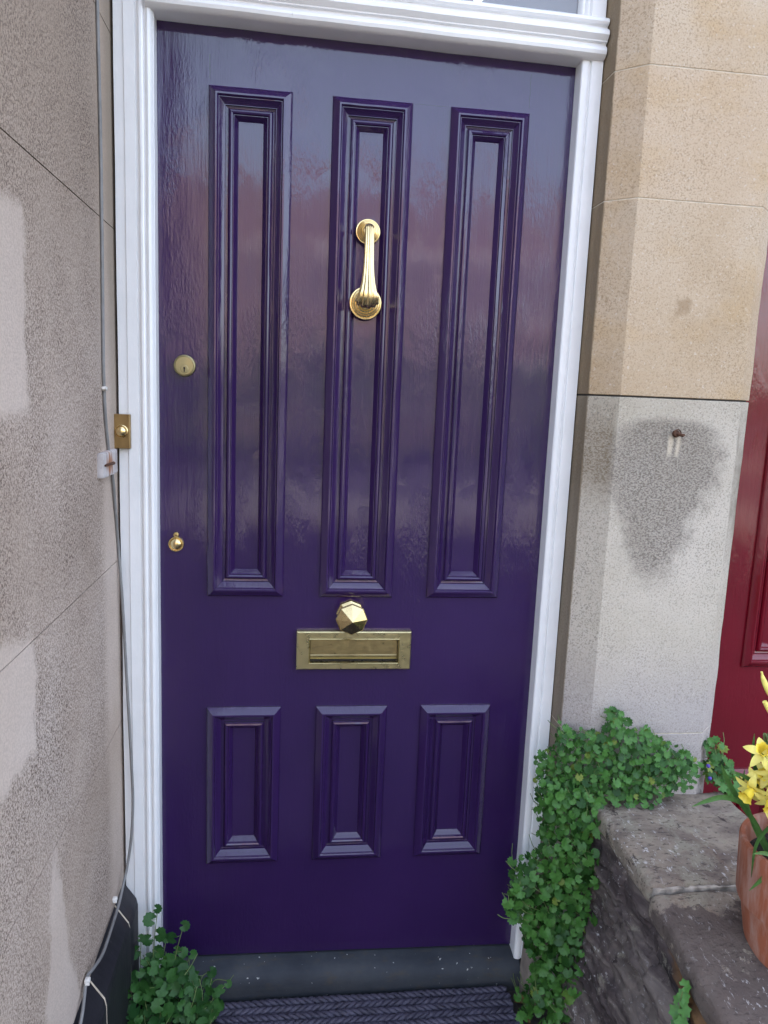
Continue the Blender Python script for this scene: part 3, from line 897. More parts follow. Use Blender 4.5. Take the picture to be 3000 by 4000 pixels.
# cylinder lock
lk = MB()
lx, lz = 0.0575, 1.4682
lk.lathe_y([(0.0235, 0.0004), (0.0238, 0.006), (0.0225, 0.0095), (0.0205, 0.0105), (0.0198, 0.0095), (0.0192, 0.0108), (0.0004, 0.0112)], lx, lz, 0, 48)
lko = build('lock_cylinder', lk, M_LOCK, dr, 30)
lk = MB(); lk.lathe_y([(0.0085, 0.0108), (0.0085, 0.0118), (0.0076, 0.0124), (0.0004, 0.0125)], lx, lz - 0.0072, 0, 32)
build('lock_plug', lk, M_LOCK, lko, 30)
lk = MB(); lk.box(lx - 0.0011, lx + 0.0011, -0.0130, -0.0124, lz - 0.0135, lz - 0.0045)
lk.lathe_y([(0.0022, 0.0124), (0.0022, 0.0132)], lx, lz - 0.0052, 0, 14)
build('keyway', lk, M_BLACK, lko)
# swinging keyhole cover
ek = MB(); ex, ez = 0.0372, 1.0662
ek.lathe_y([(0.0178, 0.0004), (0.0180, 0.003), (0.0166, 0.0055), (0.0150, 0.0055), (0.0140, 0.0036), (0.0130, 0.0034)], ex, ez, 0, 44)
ek.lathe_y([(0.0066, 0.0004), (0.0066, 0.0032), (0.0055, 0.0048), (0.0004, 0.0052)], ex, ez + 0.0215, 0, 24)
eko = build('keyhole_cover', ek, M_BRASS, dr, 35)
ek = MB(); ek.lathe_y([(0.0132, 0.0030), (0.0125, 0.0062), (0.0105, 0.0086), (0.0070, 0.0104), (0.0035, 0.0112), (0.0004, 0.0114)], ex, ez, 0, 40)
build('cover_dome', ek, M_BRASS, eko, 40)
ek = MB(); ek.lathe_y([(0.0026, 0.0048), (0.0024, 0.0064), (0.0004, 0.0070)], ex, ez + 0.0215, 0, 16)
build('pivot_screw', ek, M_OLDBRASS, eko, 40)

# ------------------------------------------------------------------ doorbell on the frame
db = thing('doorbell', 'tarnished brass bell push with a domed button on the white frame', 'doorbell', (-0.066, -0.045, 1.322))
m_ = MB(); m_.box(-0.0835, -0.0495, -0.0605, -0.0462, 1.2855, 1.3592)
build('back_plate', m_, M_OLDBRASS, db, None, 0.0015)
m_ = MB(); m_.lathe_y([(0.0140, 0.0142), (0.0140, 0.0165), (0.0125, 0.0175), (0.0118, 0.0165), (0.0112, 0.0195), (0.0090, 0.0225), (0.0055, 0.0245), (0.0004, 0.0252)], -0.0670, 1.3228, -0.0462, 40)
build('button', m_, M_BRASS, db, 40)

# ------------------------------------------------------------------ wood block, cable, clips, hook
wb = thing('wood_block', 'flaking white wood block with a rusty nail on the left wall', 'wood block', (XW, -0.14, 1.24))
m_ = rounded_box(XW - 0.001, XW + 0.013, -0.205, -0.088, 1.237, 1.287, 0.003, 4, 20, 12, 0.0015, 30)
build('block', m_, M_BLOCK, wb, 50)
m_ = MB(); m_.tube([(XW + 0.0135, -0.198, 1.2625), (XW + 0.016, -0.185, 1.2632), (XW + 0.0165, -0.160, 1.2628), (XW + 0.016, -0.138, 1.262)], [0.0022, 0.0028, 0.003, 0.0036], 8)
build('nail', m_, M_STEEL, wb, 60)

def catmull(pts, n=8):
    P = [Vector(p) for p in pts]
    P = [P[0] * 2 - P[1]] + P + [P[-1] * 2 - P[-2]]
    out = []
    for i in range(1, len(P) - 2):
        for k in range(n):
            t = k / n
            a, b_, c, d = P[i - 1], P[i], P[i + 1], P[i + 2]
            out.append(0.5 * ((2 * b_) + (-a + c) * t + (2 * a - 5 * b_ + 4 * c - d) * t * t + (-a + 3 * b_ - 3 * c + d) * t ** 3))
    out.append(P[-2])
    return out
CR = 0.0032
cx_ = XW + CR + 0.0005
cable = [(cx_, -0.155, 2.6), (cx_, -0.151, 2.12), (cx_, -0.146, 1.88), (cx_, -0.150, 1.667), (cx_, -0.155, 1.413), (cx_, -0.128, 1.29), (cx_ + 0.001, -0.105, 1.24), (-0.078, -0.084, 1.18), (-0.079, -0.0565, 1.08), (-0.0755, -0.0550, 1.0174),
         (-0.0705, -0.0550, 0.911), (-0.0655, -0.0550, 0.776), (-0.0600, -0.0550, 0.636), (-0.0570, -0.0555, 0.551), (-0.0548, -0.0565, 0.461), (-0.0590, -0.060, 0.373), (-0.067, -0.070, 0.305), (-0.0715, -0.098, 0.273),
         (-0.0705, -0.141, 0.262), (-0.0685, -0.222, 0.262), (-0.067, -0.30, 0.268), (-0.072, -0.353, 0.280), (-0.0765, -0.380, 0.283), (-0.070, -0.430, 0.262), (-0.069, -0.475, 0.245), (-0.069, -0.60, 0.243), (-0.069, -0.79, 0.243)]
m_ = MB(); m_.tube(catmull(cable, 8), CR, 10)
tag(build('cable', m_, M_CABLE, None, 60), 'thin grey cable running down the left wall and along the black skirting', 'cable')
clips = [((XW, -0.154, 1.412), 'white cable clip on the wall beside the lock height, above the doorbell'), ((XW, -0.146, 0.2785), 'white cable clip on the wall where the black skirting begins'), ((-0.0775, -0.386, 0.284), 'white cable clip on the black skirting above the leafy clump')]
for i, (p, lb) in enumerate(clips):
    m_ = rounded_box(p[0] - 0.001, p[0] + 0.0095, p[1] - 0.0065, p[1] + 0.0065, p[2] - 0.0045, p[2] + 0.0045, 0.0025, 4, 5, 4, 0.0002, 30)
    m_.tube([(p[0] + 0.003, p[1] - 0.009, p[2]), (p[0] + 0.0105, p[1] - 0.009, p[2])], 0.0028, 8)
    tag(build('cable_clip', m_, M_CLIP, None, 50), lb, 'cable clip', 'clips holding the grey cable')

# ------------------------------------------------------------------ stone pier between the doors
pr = thing('stone_pier', 'honey coloured ashlar pier with splayed edges between purple and red doors', 'stone pier', (1.14, -0.1, -0.1))
PP = [(0.947, 0.034), (0.9485, -0.10), (1.003, -0.148), (1.285, -0.148), (1.335, -0.10), (1.337, 0.034)]
PI_ = [(0.9485, 0.030), (0.9492, -0.0992), (1.0033, -0.1470), (1.2847, -0.1470), (1.3342, -0.0992), (1.3350, 0.03)]
zc = [-0.1, 0.655, 1.441, 1.851, 2.109, 2.9]
def pier_block(z0, z1, seed):
    mb = MB(); pts = []
    n = len(PP)
    for i in range(n - 1):
        a, b_ = Vector(PP[i]), Vector(PP[i + 1])
        k = max(2, int((b_ - a).length / 0.02))
        for q in range(k):
            pts.append(a + (b_ - a) * q / k)
    pts.append(Vector(PP[-1]))
    m = max(4, int((z1 - z0) / 0.03)); c = len(pts); vs = []
    for j in range(m + 1):
        z = z0 + (z1 - z0) * j / m
        for p in pts:
            w = noise.fractal(Vector((p.x * 14, p.y * 14, z * 14 + seed)), 1, 2, 4) * 0.0016 * min(1.0, (z - z0) / 0.05, (z1 - z) / 0.05)
            vs.append((p.x + (w if p.y > -0.14 else 0) * (-1 if p.x < 1.1 else 1), p.y - w * 0.9, z))
    fs = [(j * c + i, j * c + i + 1, (j + 1) * c + i + 1, (j + 1) * c + i) for j in range(m) for i in range(c - 1)]
    fs += [tuple(range(c - 1, -1, -1)), tuple(range(m * c, m * c + c))]
    mb.add(vs, fs)
    return mb
pm_ = MB()
for a_, b_ in zip(zc[:-1], zc[1:]):
    gtop = 0.0010 if b_ != 1.441 else 0.0020
    gbot = 0.0010 if a_ != 1.441 else 0.0020
    q = pier_block(a_ + gbot, b_ - gtop, a_ * 3.3)
    pm_.add(q.v, q.f)
build('ashlar', pm_, M_PIER, pr, 30, 0.0012)
m_ = MB()
for z_ in (0.655, 1.851, 2.109):
    m_ = MB(); m_.prism(PI_, z_ - 0.006, z_ + 0.006)
    build('mortar_joint', m_, M_MORTAR, pr)
m_ = MB(); m_.prism([(1.14 + (p[0] - 1.14) * 0.985, p[1] + 0.004) for p in PI_], 1.4302, 1.4498)
build('open_joint', m_, M_DARKGAP, pr)
m_ = rounded_box(0.914, 0.975, -0.115, -0.047, -0.12, 0.242, 0.008, 8, 10, 40, 0.004, 14)
build('base_stone', m_, simple("weathered_render", (0.26, 0.215, 0.18), 0.9, 0, 0.3, 22, 0.5, bdist=0.003), pr, 50)

hk = MB()
hk.lathe_y([(0.0075, 0.0), (0.0085, 0.004), (0.006, 0.009), (0.0004, 0.010)], 1.1385, 1.364, -0.1478, 16)
hk.tube([(1.1395, -0.152, 1.364), (1.142, -0.163, 1.3625), (1.1465, -0.167, 1.361), (1.150, -0.166, 1.3625)], [0.0035, 0.0035, 0.004, 0.003], 8)
hk.tube([(1.1385 + 0.0075 * math.cos(a * 0.5), -0.158, 1.366 + 0.0075 * math.sin(a * 0.5)) for a in range(14)], 0.0014, 6)
tag(build('wall_hook', hk, M_STEEL, None, 50), 'small rusty iron hook in the dark stain on the stone pier', 'hook')

# ------------------------------------------------------------------ red door
rd = thing('front_door', 'glossy crimson red front door at the right edge, behind the daffodils', 'door', (1.8, 0.0, 0.0))
holes2 = [(1.462, 1.637, 0.765, 1.98), (1.735, 1.91, 0.765, 1.98), (1.462, 1.637, 0.10, 0.48), (1.735, 1.91, 0.10, 0.48)]
xb2 = [1.462, 1.637, 1.735, 1.91]
build('door_leaf', leaf_with_holes((1.345, 2.03), (-0.08, 2.25), xb2, [0.10, 0.48, 0.765, 1.98], holes2), M_RED, rd)
for i, (a, b_, c, d) in enumerate(holes2):
    build('door_panel', panel(a - 0.0004, b_ + 0.0004, c - 0.0004, d + 0.0004, 20 + i * 3.1), M_RED, rd, 28)
m_ = MB(); m_.box(2.032, 2.10, -0.04, 0.03, -0.08, 2.35); m_.box(1.345, 2.032, -0.04, 0.03, 2.252, 2.35)
m_.box(1.345, 2.10, -0.02, 0.03, 2.352, 2.89); m_.box(2.102, 2.44, -0.08, 0.03, -0.09, 2.89)
tag(build('door_surround', m_, M_WHITE, None, None, 0.003), 'pale surround of the red door, beyond the pier', 'door frame')

# ------------------------------------------------------------------ step, mat
st_ = MB()
SP = [(0.04, -0.006), (0.0, -0.006), (-0.028, -0.010), (-0.044, -0.015), (-0.052, -0.022), (-0.0572, -0.031), (-0.0592, -0.044), (-0.058, -0.062), (-0.055, -0.099), (0.04, -0.099)]
xs = [-0.045 + (0.9130 + 0.045) * k / 60 for k in range(61)]
vs = []; c = len(SP)
for x in xs:
    tz = 0.0075 * (0.45 - x) / 0.45
    for i, (y, z) in enumerate(SP):
        w = noise.fractal(Vector((x * 9, y * 30, z * 30)), 1, 2, 4) * 0.0028 if 1 < i < 8 else 0
        vs.append((x, y + w, z + w * 0.6 + tz * (1 if i < 8 else 0)))
fs = [(k * c + i, k * c + (i + 1) % c, (k + 1) * c + (i + 1) % c, (k + 1) * c + i) for k in range(60) for i in range(c)]
fs += [tuple(range(c - 1, -1, -1)), tuple(range(60 * c, 60 * c + c))]
st_.add(vs, fs)
tag(build('doorstep', st_, M_SLATE, None, 50), 'worn dark slate doorstep under the purple door', 'doorstep')

mt = MB()
mt.box(0.156, 0.866, -0.545, -0.076, -0.0995, -0.0775)
rows = 22
for r_ in range(rows):
    y = -0.0795 - r_ * 0.0215
    x0 = 0.150 + random.uniform(-0.004, 0.004); x1 = 0.872 + random.uniform(-0.004, 0.004)
    sgn = 1 if r_ % 2 == 0 else -1
    ph = random.uniform(0, 6.28)
    n = 150
    for s_ in range(3):
        pts = []
        for k in range(n + 1):
            x = x0 + (x1 - x0) * k / n
            a = sgn * (x * 2 * math.pi / 0.052) + s_ * 2 * math.pi / 3 + ph
            wob = noise.noise(Vector((x * 8, r_ * 3.1, 0))) * 0.003
            pts.append((x, y + math.cos(a) * 0.0062 + wob, -0.0735 + math.sin(a) * 0.0050 + noise.noise(Vector((x * 5, r_, 5))) * 0.002))
        mt.tube(pts, 0.0054, 6)
tag(build('doormat', mt, M_ROPE, None, 60), 'dark navy braided rope doormat in front of the slate step', 'doormat')

# ------------------------------------------------------------------ low dividing wall
lw = thing('dividing_wall', 'low rough stone wall with lichened coping below the pier', 'low wall', (1.18, -0.6, -0.1))
body = MB()
ny, nz = 260, 130
Y0, Y1, Z0, Z1 = -1.15, -0.10, -0.11, 0.470
vs = []
for j in range(nz + 1):
    z = Z0 + (Z1 - Z0) * j / nz
    for i in range(ny + 1):
        y = Y0 + (Y1 - Y0) * i / ny
        p = Vector((3.1, y * 2.3, z * 13))
        d = noise.fractal(p, 0.9, 2.1, 5) * 0.026
        rid = abs(noise.noise(Vector((9.0, y * 2.6 + noise.noise(Vector((y * 4, z * 7, 1))) * 0.5, z * 9))))
        d += min(rid, 0.25) * 0.05
        crev = abs(noise.noise(Vector((5.0, y * 2.1 + 0.35 * noise.noise(Vector((y * 6, z * 9, 4))), z * 12 + 0.5 * noise.noise(Vector((y * 5, z * 5, 6)))))))
        d -= max(0.0, 1 - crev / 0.07) * 0.016
        cell = noise.cell(Vector((y * 6 + 0.4 * noise.noise(Vector((y * 5, z * 5, 2))), z * 11 + 0.4 * noise.noise(Vector((y * 5, z * 5, 8))), 0.5)))
        d += cell * 0.010
        d += noise.fractal(Vector((1, y * 30, z * 45)), 0.8, 2.1, 4) * 0.005
        lean = (0.47 - z) * 0.05
        vs.append((1.026 - lean - d, y, Z0 + (z - Z0) * (1 - max(0.0, -0.47 - y) * 0.17 / (Z1 - Z0))))
fs = [(j * (ny + 1) + i, j * (ny + 1) + i + 1, (j + 1) * (ny + 1) + i + 1, (j + 1) * (ny + 1) + i) for j in range(nz) for i in range(ny)]
body.add(vs, fs)
body.box(1.03, 1.355, -0.48, Y1, Z0, Z1 - 0.002)
body.box(1.03, 1.355, Y0 + 0.01, -0.4805, Z0, 0.325)
build('rubble_body', body, M_RUBBLE, lw, 60)
c1 = rounded_box(1.010, 1.362, -0.468, -0.135, 0.452, 0.500, 0.014, 46, 46, 8, 0.0045, 9, (1, 1, 1), 0.0)
build('coping_stone', c1, M_COPING, lw, 60)
c2 = rounded_box(1.004, 1.40, -1.13, -0.473, 0.438, 0.494, 0.018, 46, 70, 8, 0.007, 8, (1, 1, 1), 5.0, lambda q: Vector((q.x, q.y, q.z - max(0, (-0.47 - q.y)) * 0.17)))
build('coping_stone', c2, M_COPING, lw, 60)
m_ = rounded_box(1.016, 1.352, -0.4725, -0.4655, 0.452, 0.4905, 0.002, 60, 3, 8, 0.004, 60)
build('mortar_joint', m_, simple('weathered_mortar', (0.30, 0.26, 0.22), 0.95, 0, 0.6, 45, 0.6), lw, 60)

# ------------------------------------------------------------------ bellflower plants
def inpoly(x, z, poly):
    r = False; j = len(poly) - 1
    for i in range(len(poly)):
        xi, zi = poly[i]; xj, zj = poly[j]
        if (zi > z) != (zj > z) and x < (xj - xi) * (z - zi) / (zj - zi) + xi:
            r = not r
        j = i
    return r

def add_leaf(mb, c, nrm, up, r, lobes=9, tooth=0.16, mi=0):
    nrm = Vector(nrm).normalized()
    up = Vector(up); up = (up - nrm * up.dot(nrm)).normalized()
    sd = nrm.cross(up)
    n = lobes * 2
    a0, a1 = R(-90 + 22), R(270 - 22)                 # notch where the stalk joins (at -up)
    cup = random.uniform(-0.10, 0.30)
    wav = random.uniform(0.04, 0.12); ph = random.uniform(0, 6.28)
    c = Vector(c)
    base = c - up * (r * 0.12)
    vs = [base - nrm * (cup * r * 0.3)]
    mid = []; out = []
    for k in range(n + 1):
        a = a0 + (a1 - a0) * k / n
        rr = r * (1.0 + (tooth if k % 2 else -tooth * 0.5)) * (0.94 + 0.10 * math.sin(a) + random.uniform(-0.03, 0.03))
        h = cup * r + wav * r * math.sin(3 * a + ph)
        d = sd * math.cos(a) + up * math.sin(a)
        mid.append(c + d * (rr * 0.55) + nrm * (h * 0.32))
        out.append(c + d * rr + nrm * h * (1 if k % 2 else 0.85))
    vs += mid + out
    m = n + 1
    fs = [(0, 1 + k, 2 + k) for k in range(n)]
    fs += [(1 + k, 1 + m + k, 2 + m + k, 2 + k) for k in range(n)]
    mb.add(vs, fs, mi)

def scatter(poly, ysurf, thick, rmin, rmax, layers, dens, mb, stems, lobes=9, tooth=0.16, upbias=0.6, stemp=0.3, root=None):
    x0 = min(p[0] for p in poly); x1 = max(p[0] for p in poly)
    z0 = min(p[1] for p in poly); z1 = max(p[1] for p in poly)
    for L in range(layers):
        f = (L + 0.5) / layers
        pts = []
        tries = int((x1 - x0) * (z1 - z0) / (rmin * rmin) * 6)
        for _ in range(tries):
            x = random.uniform(x0, x1); z = random.uniform(z0, z1)
            if not inpoly(x, z, poly):
                continue
            r = random.uniform(rmin, rmax) * (0.85 + 0.3 * f)
            if any((x - a) ** 2 + (z - b_) ** 2 < (dens * (r + q)) ** 2 for a, b_, q in pts):
                continue
            pts.append((x, z, r))
        for x, z, r in pts:
            y = ysurf(x, z) - thick * f + random.uniform(-0.5, 0.5) * thick / layers
            nrm = Vector((random.gauss(0, 0.42), -1 + random.gauss(0, 0.2), upbias + random.gauss(0, 0.45)))
            up = Vector((random.gauss(0, 0.8), -0.3, -0.25 + random.gauss(0, 0.9)))
            add_leaf(mb, (x, y, z), nrm, up, r, lobes, tooth)
            if random.random() < stemp:
                u = up.normalized()
                s0 = Vector((x, y, z)) - u * r * 0.2
                s1 = s0 - u * r * random.uniform(1.2, 2.6) + Vector((0, thick * 0.4, -0.004))
                sm = (s0 + s1) / 2 + Vector((random.uniform(-1, 1), 0, random.uniform(-1, 1))) * 0.003 + Vector((0, -0.002, 0))
                stems.tube(catmull([s0, sm, s1], 4), 0.00085, 5)

# large plant trailing from the top of the low wall down beside the frame
pa = thing('bellflower', 'dense trailing leafy plant cascading from the low wall beside the white frame', 'plant', (1.0, -0.2, -0.1))
lf = MB(); sm_ = MB()
top = [(0.927, 0.672), (0.939, 0.682), (0.955, 0.670), (0.987, 0.674), (1.011, 0.668), (1.036, 0.670), (1.030, 0.71), (1.036, 0.732), (1.056, 0.728), (1.068, 0.710), (1.086, 0.670), (1.138, 0.680), (1.150, 0.665), (1.182, 0.638), (1.215, 0.630), (1.250, 0.610), (1.258, 0.59),
       (1.235, 0.545), (1.181, 0.525), (1.138, 0.508), (1.113, 0.508), (1.077, 0.512), (1.031, 0.518), (1.015, 0.505), (0.99, 0.505), (0.905, 0.508), (0.892, 0.549), (0.889, 0.589), (0.897, 0.600), (0.922, 0.610)]
scatter(top, lambda x, z: -0.150 - max(0, 0.53 - z) * 0.5 + max(0, 0.99 - x) * 0.5, 0.060, 0.0055, 0.0118, 3, 0.78, lf, sm_, 9, 0.18, 0.7, 0.2)
low = [(0.885, 0.552), (1.000, 0.542), (1.014, 0.445), (0.996, 0.411), (1.022, 0.38), (1.018, 0.339), (1.000, 0.287), (1.036, 0.176), (1.042, 0.151), (1.015, 0.098), (1.015, 0.042), (1.028, -0.06), (0.880, -0.06), (0.890, -0.03), (0.916, 0.031), (0.905, 0.087), (0.880, 0.125), (0.864, 0.193), (0.850, 0.23),
       (0.855, 0.314), (0.865, 0.328), (0.890, 0.346), (0.913, 0.362), (0.896, 0.444), (0.893, 0.512)]
scatter(low, lambda x, z: -0.150 + max(0, 0.97 - x) * 0.5, 0.095, 0.0072, 0.0150, 4, 0.82, lf, sm_, 11, 0.13, 0.55, 0.25)
wisp = [(0.813, 0.30), (0.826, 0.318), (0.842, 0.31), (0.842, 0.26), (0.825, 0.232), (0.812, 0.255)]
scatter(wisp, lambda x, z: -0.20, 0.02, 0.0095, 0.0145, 2, 0.62, lf, sm_, 9, 0.15, 0.3, 0.6)
for k in range(3):
    sm_.tube(catmull([(0.83 + k * 0.004, -0.2, 0.30 - k * 0.025), (0.86, -0.2, 0.262 - k * 0.02), (0.90, -0.19, 0.235 - k * 0.012)], 5), 0.001, 5)
lf.add(sm_.v, sm_.f, 1)
build('foliage', lf, [M_LEAF, M_STEM], pa, 60)

# plant at the foot of the red door
pb = thing('bellflower', 'loose leafy plant with violet buds between the pier and the red door', 'plant', (1.34, -0.13, 0.45))
lf = MB(); sm_ = MB()
rt = [(1.297, 0.622), (1.321, 0.636), (1.345, 0.628), (1.352, 0.586), (1.376, 0.574), (1.396, 0.527), (1.386, 0.494), (1.402, 0.457), (1.387, 0.475), (1.364, 0.493), (1.343, 0.519), (1.316, 0.530), (1.306, 0.556), (1.312, 0.592)]
scatter(rt, lambda x, z: -0.125, 0.035, 0.008, 0.0135, 2, 0.66, lf, sm_, 7, 0.22, 0.5, 0.7)
lf.add(sm_.v, sm_.f, 1)
build('foliage', lf, [M_LEAF, M_STEM], pb, 60)
for (x, z) in ((1.2935, 0.580), (1.3015, 0.548)):
    vb = MB()
    vb.lathe_z([(0.0006, z - 0.002), (0.0042, z + 0.001), (0.0048, z + 0.004), (0.0030, z + 0.007), (0.0005, z + 0.0075)], x, -0.172, 8)
    build('flower_bud', vb, M_VIOLET, pb, 60)

# clump at the left foot of the door
pc = thing('bellflower', 'leafy green clump at the foot of the white frame, left of the doormat', 'plant', (0.04, -0.15, -0.1))
lf = MB(); sm_ = MB()
lp_ = [(-0.070, 0.030), (-0.058, 0.075), (-0.042, 0.070), (-0.026, 0.095), (-0.008, 0.085), (0.010, 0.098), (0.03, 0.075), (0.052, 0.085), (0.074, 0.078), (0.090, 0.055), (0.104, 0.032), (0.136, 0.038), (0.160, 0.022), (0.145, -0.006), (0.132, -0.05), (0.12, -0.085), (-0.078, -0.085)]
def ysl(x, z):
    return -0.075 - max(0, 0.10 - z) * 0.55
scatter(lp_, ysl, 0.075, 0.0095, 0.0160, 3, 0.70, lf, sm_, 10, 0.10, 0.65, 0.45)
for (bx, tx, tz, nl) in ((0.0, 0.004, 0.205, 9), (-0.02, -0.035, 0.13, 6), (0.02, 0.024, 0.13, 6), (0.035, 0.066, 0.165, 6), (0.04, 0.048, 0.10, 5), (0.06, 0.085, 0.09, 5), (0.09, 0.132, 0.05, 4), (0.10, 0.172, 0.03, 3), (-0.045, -0.058, 0.085, 4)):
    st0 = catmull([(bx, -0.13, -0.09), ((bx + tx) / 2 - 0.005, -0.105, tz * 0.45), (tx, -0.080 - max(0, 0.1 - tz) * 0.5, tz)], 8)
    sm_.tube(st0, 0.0010, 5)
    for q in range(nl):
        t = 1 - 0.75 * q / nl * (tz + 0.05) / max(tz, 0.05) if q else 1
        p = st0[max(2, min(len(st0) - 1, int(t * (len(st0) - 1))))]
        side = (-1 if q % 2 else 1)
        r = random.uniform(0.0115, 0.0175) * (0.75 if q == 0 else 1)
        o = Vector((side * r * random.uniform(0.7, 1.3) * (0 if q == 0 else 1), -random.uniform(0.002, 0.012), random.uniform(-0.006, 0.006)))
        add_leaf(lf, p + o, (random.gauss(0, 0.4), -1, random.uniform(0.1, 0.9)), (side * 0.9, -0.2, random.uniform(-0.7, 0.5)), r, 10, 0.10)
        sm_.tube([p, p + o * 0.8], 0.0006, 4)
lf.add(sm_.v, sm_.f, 1)
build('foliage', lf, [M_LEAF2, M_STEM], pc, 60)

# sprig in the rubble joint
pd_ = thing('bellflower', 'tiny green sprig growing from a joint low in the rough wall', 'plant', (1.0, -0.65, 0.36))
lf = MB(); sm_ = MB()
for (x, y, z, r) in ((0.990, -0.648, 0.437, 0.010), (0.986, -0.652, 0.420, 0.011), (0.984, -0.645, 0.405, 0.0105), (0.983, -0.662, 0.405, 0.012), (0.980, -0.650, 0.388, 0.012), (0.979, -0.672, 0.383, 0.013), (0.977, -0.660, 0.366, 0.013), (0.975, -0.685, 0.368, 0.012), (0.974, -0.672, 0.350, 0.012)):
    add_leaf(lf, (x, y, z), (-0.75 + random.gauss(0, 0.2), -0.55, 0.6), (random.gauss(0, 0.5), random.gauss(0, 0.5), 0.6), r, 6, 0.22)
sm_.tube(catmull([(1.0, -0.655, 0.33), (0.985, -0.66, 0.37), (0.982, -0.652, 0.405), (0.988, -0.648, 0.435)], 6), 0.0011, 5)
build('foliage', lf, M_LEAF, pd_, 60)
build('stem', sm_, M_STEM, pd_, 60)

# ------------------------------------------------------------------ terracotta pot and daffodils
PCX, PCY = 1.222, -0.615
pot = thing('flower_pot', 'terracotta flower pot on the coping at the right edge', 'flower pot', (PCX, PCY, 0.463))
m_ = MB()
m_.lathe_z([(0.0005, 0.452), (0.079, 0.452), (0.086, 0.457), (0.0905, 0.468), (0.097, 0.505), (0.1035, 0.542), (0.1065, 0.553), (0.1115, 0.555), (0.1130, 0.561), (0.1165, 0.64), (0.1175, 0.662), (0.115, 0.667), (0.108, 0.667), (0.1055, 0.662), (0.103, 0.64), (0.0975, 0.60), (0.096, 0.585)], PCX, PCY, 64)
build('pot_body', m_, M_TERRA, pot, 40)
m_ = MB()
vs = [(PCX, PCY, 0.632)]
for k in range(1, 9):
    for j in range(36):
        a = 2 * math.pi * j / 36; r = 0.102 * k / 8
        vs.append((PCX + r * math.cos(a), PCY + r * math.sin(a), 0.630 + noise.fractal(Vector((r * 40 * math.cos(a), r * 40 * math.sin(a), 1)), 1, 2, 3) * 0.006))
fs = [(0, 1 + j, 1 + (j + 1) % 36) for j in range(36)]
for k in range(7):
    for j in range(36):
        fs.append((1 + k * 36 + j, 1 + (k + 1) * 36 + j, 1 + (k + 1) * 36 + (j + 1) % 36, 1 + k * 36 + (j + 1) % 36))
m_.add(vs, fs)
build('soil', m_, M_SOIL, pot, 60)

def strap(mb, pts, w, tip=0.25):
    P = catmull(pts, 7)
    n = len(P); vs = []
    for i, p in enumerate(P):
        t = (P[min(i + 1, n - 1)] - P[max(i - 1, 0)]).normalized()
        s = t.cross(Vector((0.1, -1, 0.35))).normalized()
        q = i / (n - 1)
        ww = w * min(1.0, 0.6 + q * 2) * (1 - max(0, (q - 0.7) / 0.3) ** 2 * 0.92)
        nn = s.cross(t)
        vs += [p - s * ww, p - nn * (ww * 0.35), p + s * ww]
    fs = []
    for i in range(n - 1):
        fs += [(i * 3, i * 3 + 1, i * 3 + 4, i * 3 + 3), (i * 3 + 1, i * 3 + 2, i * 3 + 5, i * 3 + 4)]
    mb.add(vs, fs)

df = thing('daffodil', 'clump of small yellow daffodils with long strap leaves in the terracotta pot', 'daffodils', (PCX, PCY, 0.632))
lv = MB()
Yd = -0.585
leaves = [
    [(1.165, -0.60, 0.63), (1.130, -0.59, 0.69), (1.109, Yd, 0.724), (1.092, Yd, 0.741), (1.060, Yd, 0.750), (1.031, Yd, 0.744), (1.004, Yd, 0.734)],
    [(1.170, -0.59, 0.63), (1.135, -0.58, 0.69), (1.111, -0.575, 0.722), (1.091, -0.57, 0.750), (1.072, -0.57, 0.779), (1.059, -0.57, 0.806)],
    [(1.185, -0.64, 0.63), (1.165, -0.64, 0.70), (1.139, -0.64, 0.737), (1.118, -0.64, 0.728), (1.104, -0.635, 0.705), (1.100, -0.63, 0.675), (1.104, -0.625, 0.622)],
    [(1.190, -0.64, 0.63), (1.160, -0.645, 0.668), (1.138, -0.645, 0.660), (1.112, -0.645, 0.635), (1.092, -0.64, 0.608)],
    [(1.200, -0.65, 0.63), (1.165, -0.655, 0.668), (1.137, -0.65, 0.672), (1.109, -0.645, 0.681), (1.087, -0.645, 0.681)],
    [(1.160, -0.60, 0.63), (1.128, -0.59, 0.686), (1.113, -0.585, 0.722), (1.100, -0.58, 0.760), (1.098, -0.58, 0.800)],
    [(1.20, -0.60, 0.63), (1.155, -0.59, 0.722), (1.125, -0.59, 0.764), (1.100, -0.59, 0.787), (1.066, -0.59, 0.803)],
    [(1.175, -0.60, 0.63), (1.160, -0.59, 0.70), (1.135, -0.58, 0.76), (1.112, -0.58, 0.82), (1.108, -0.58, 0.866)],
    [(1.18, -0.58, 0.63), (1.165, -0.57, 0.72), (1.150, -0.57, 0.80), (1.142, -0.57, 0.85), (1.15, -0.57, 0.88)],
    [(1.20, -0.58, 0.63), (1.19, -0.56, 0.74), (1.175, -0.56, 0.83), (1.165, -0.56, 0.90)],
    [(1.22, -0.60, 0.63), (1.19, -0.61, 0.74), (1.165, -0.61, 0.79), (1.135, -0.61, 0.81), (1.105, -0.61, 0.845)],
    [(1.18, -0.62, 0.63), (1.155, -0.63, 0.70), (1.135, -0.63, 0.75), (1.122, -0.63, 0.79)],
    [(1.24, -0.60, 0.63), (1.24, -0.60, 0.75), (1.23, -0.60, 0.85), (1.21, -0.60, 0.92)],
    [(1.25, -0.58, 0.63), (1.27, -0.58, 0.74), (1.30, -0.58, 0.82), (1.34, -0.58, 0.84)],
    [(1.23, -0.63, 0.63), (1.22, -0.66, 0.74), (1.20, -0.69, 0.80), (1.17, -0.72, 0.79)],
    [(1.16, -0.615, 0.63), (1.146, -0.61, 0.70), (1.150, -0.61, 0.75), (1.158, -0.61, 0.79)],
]
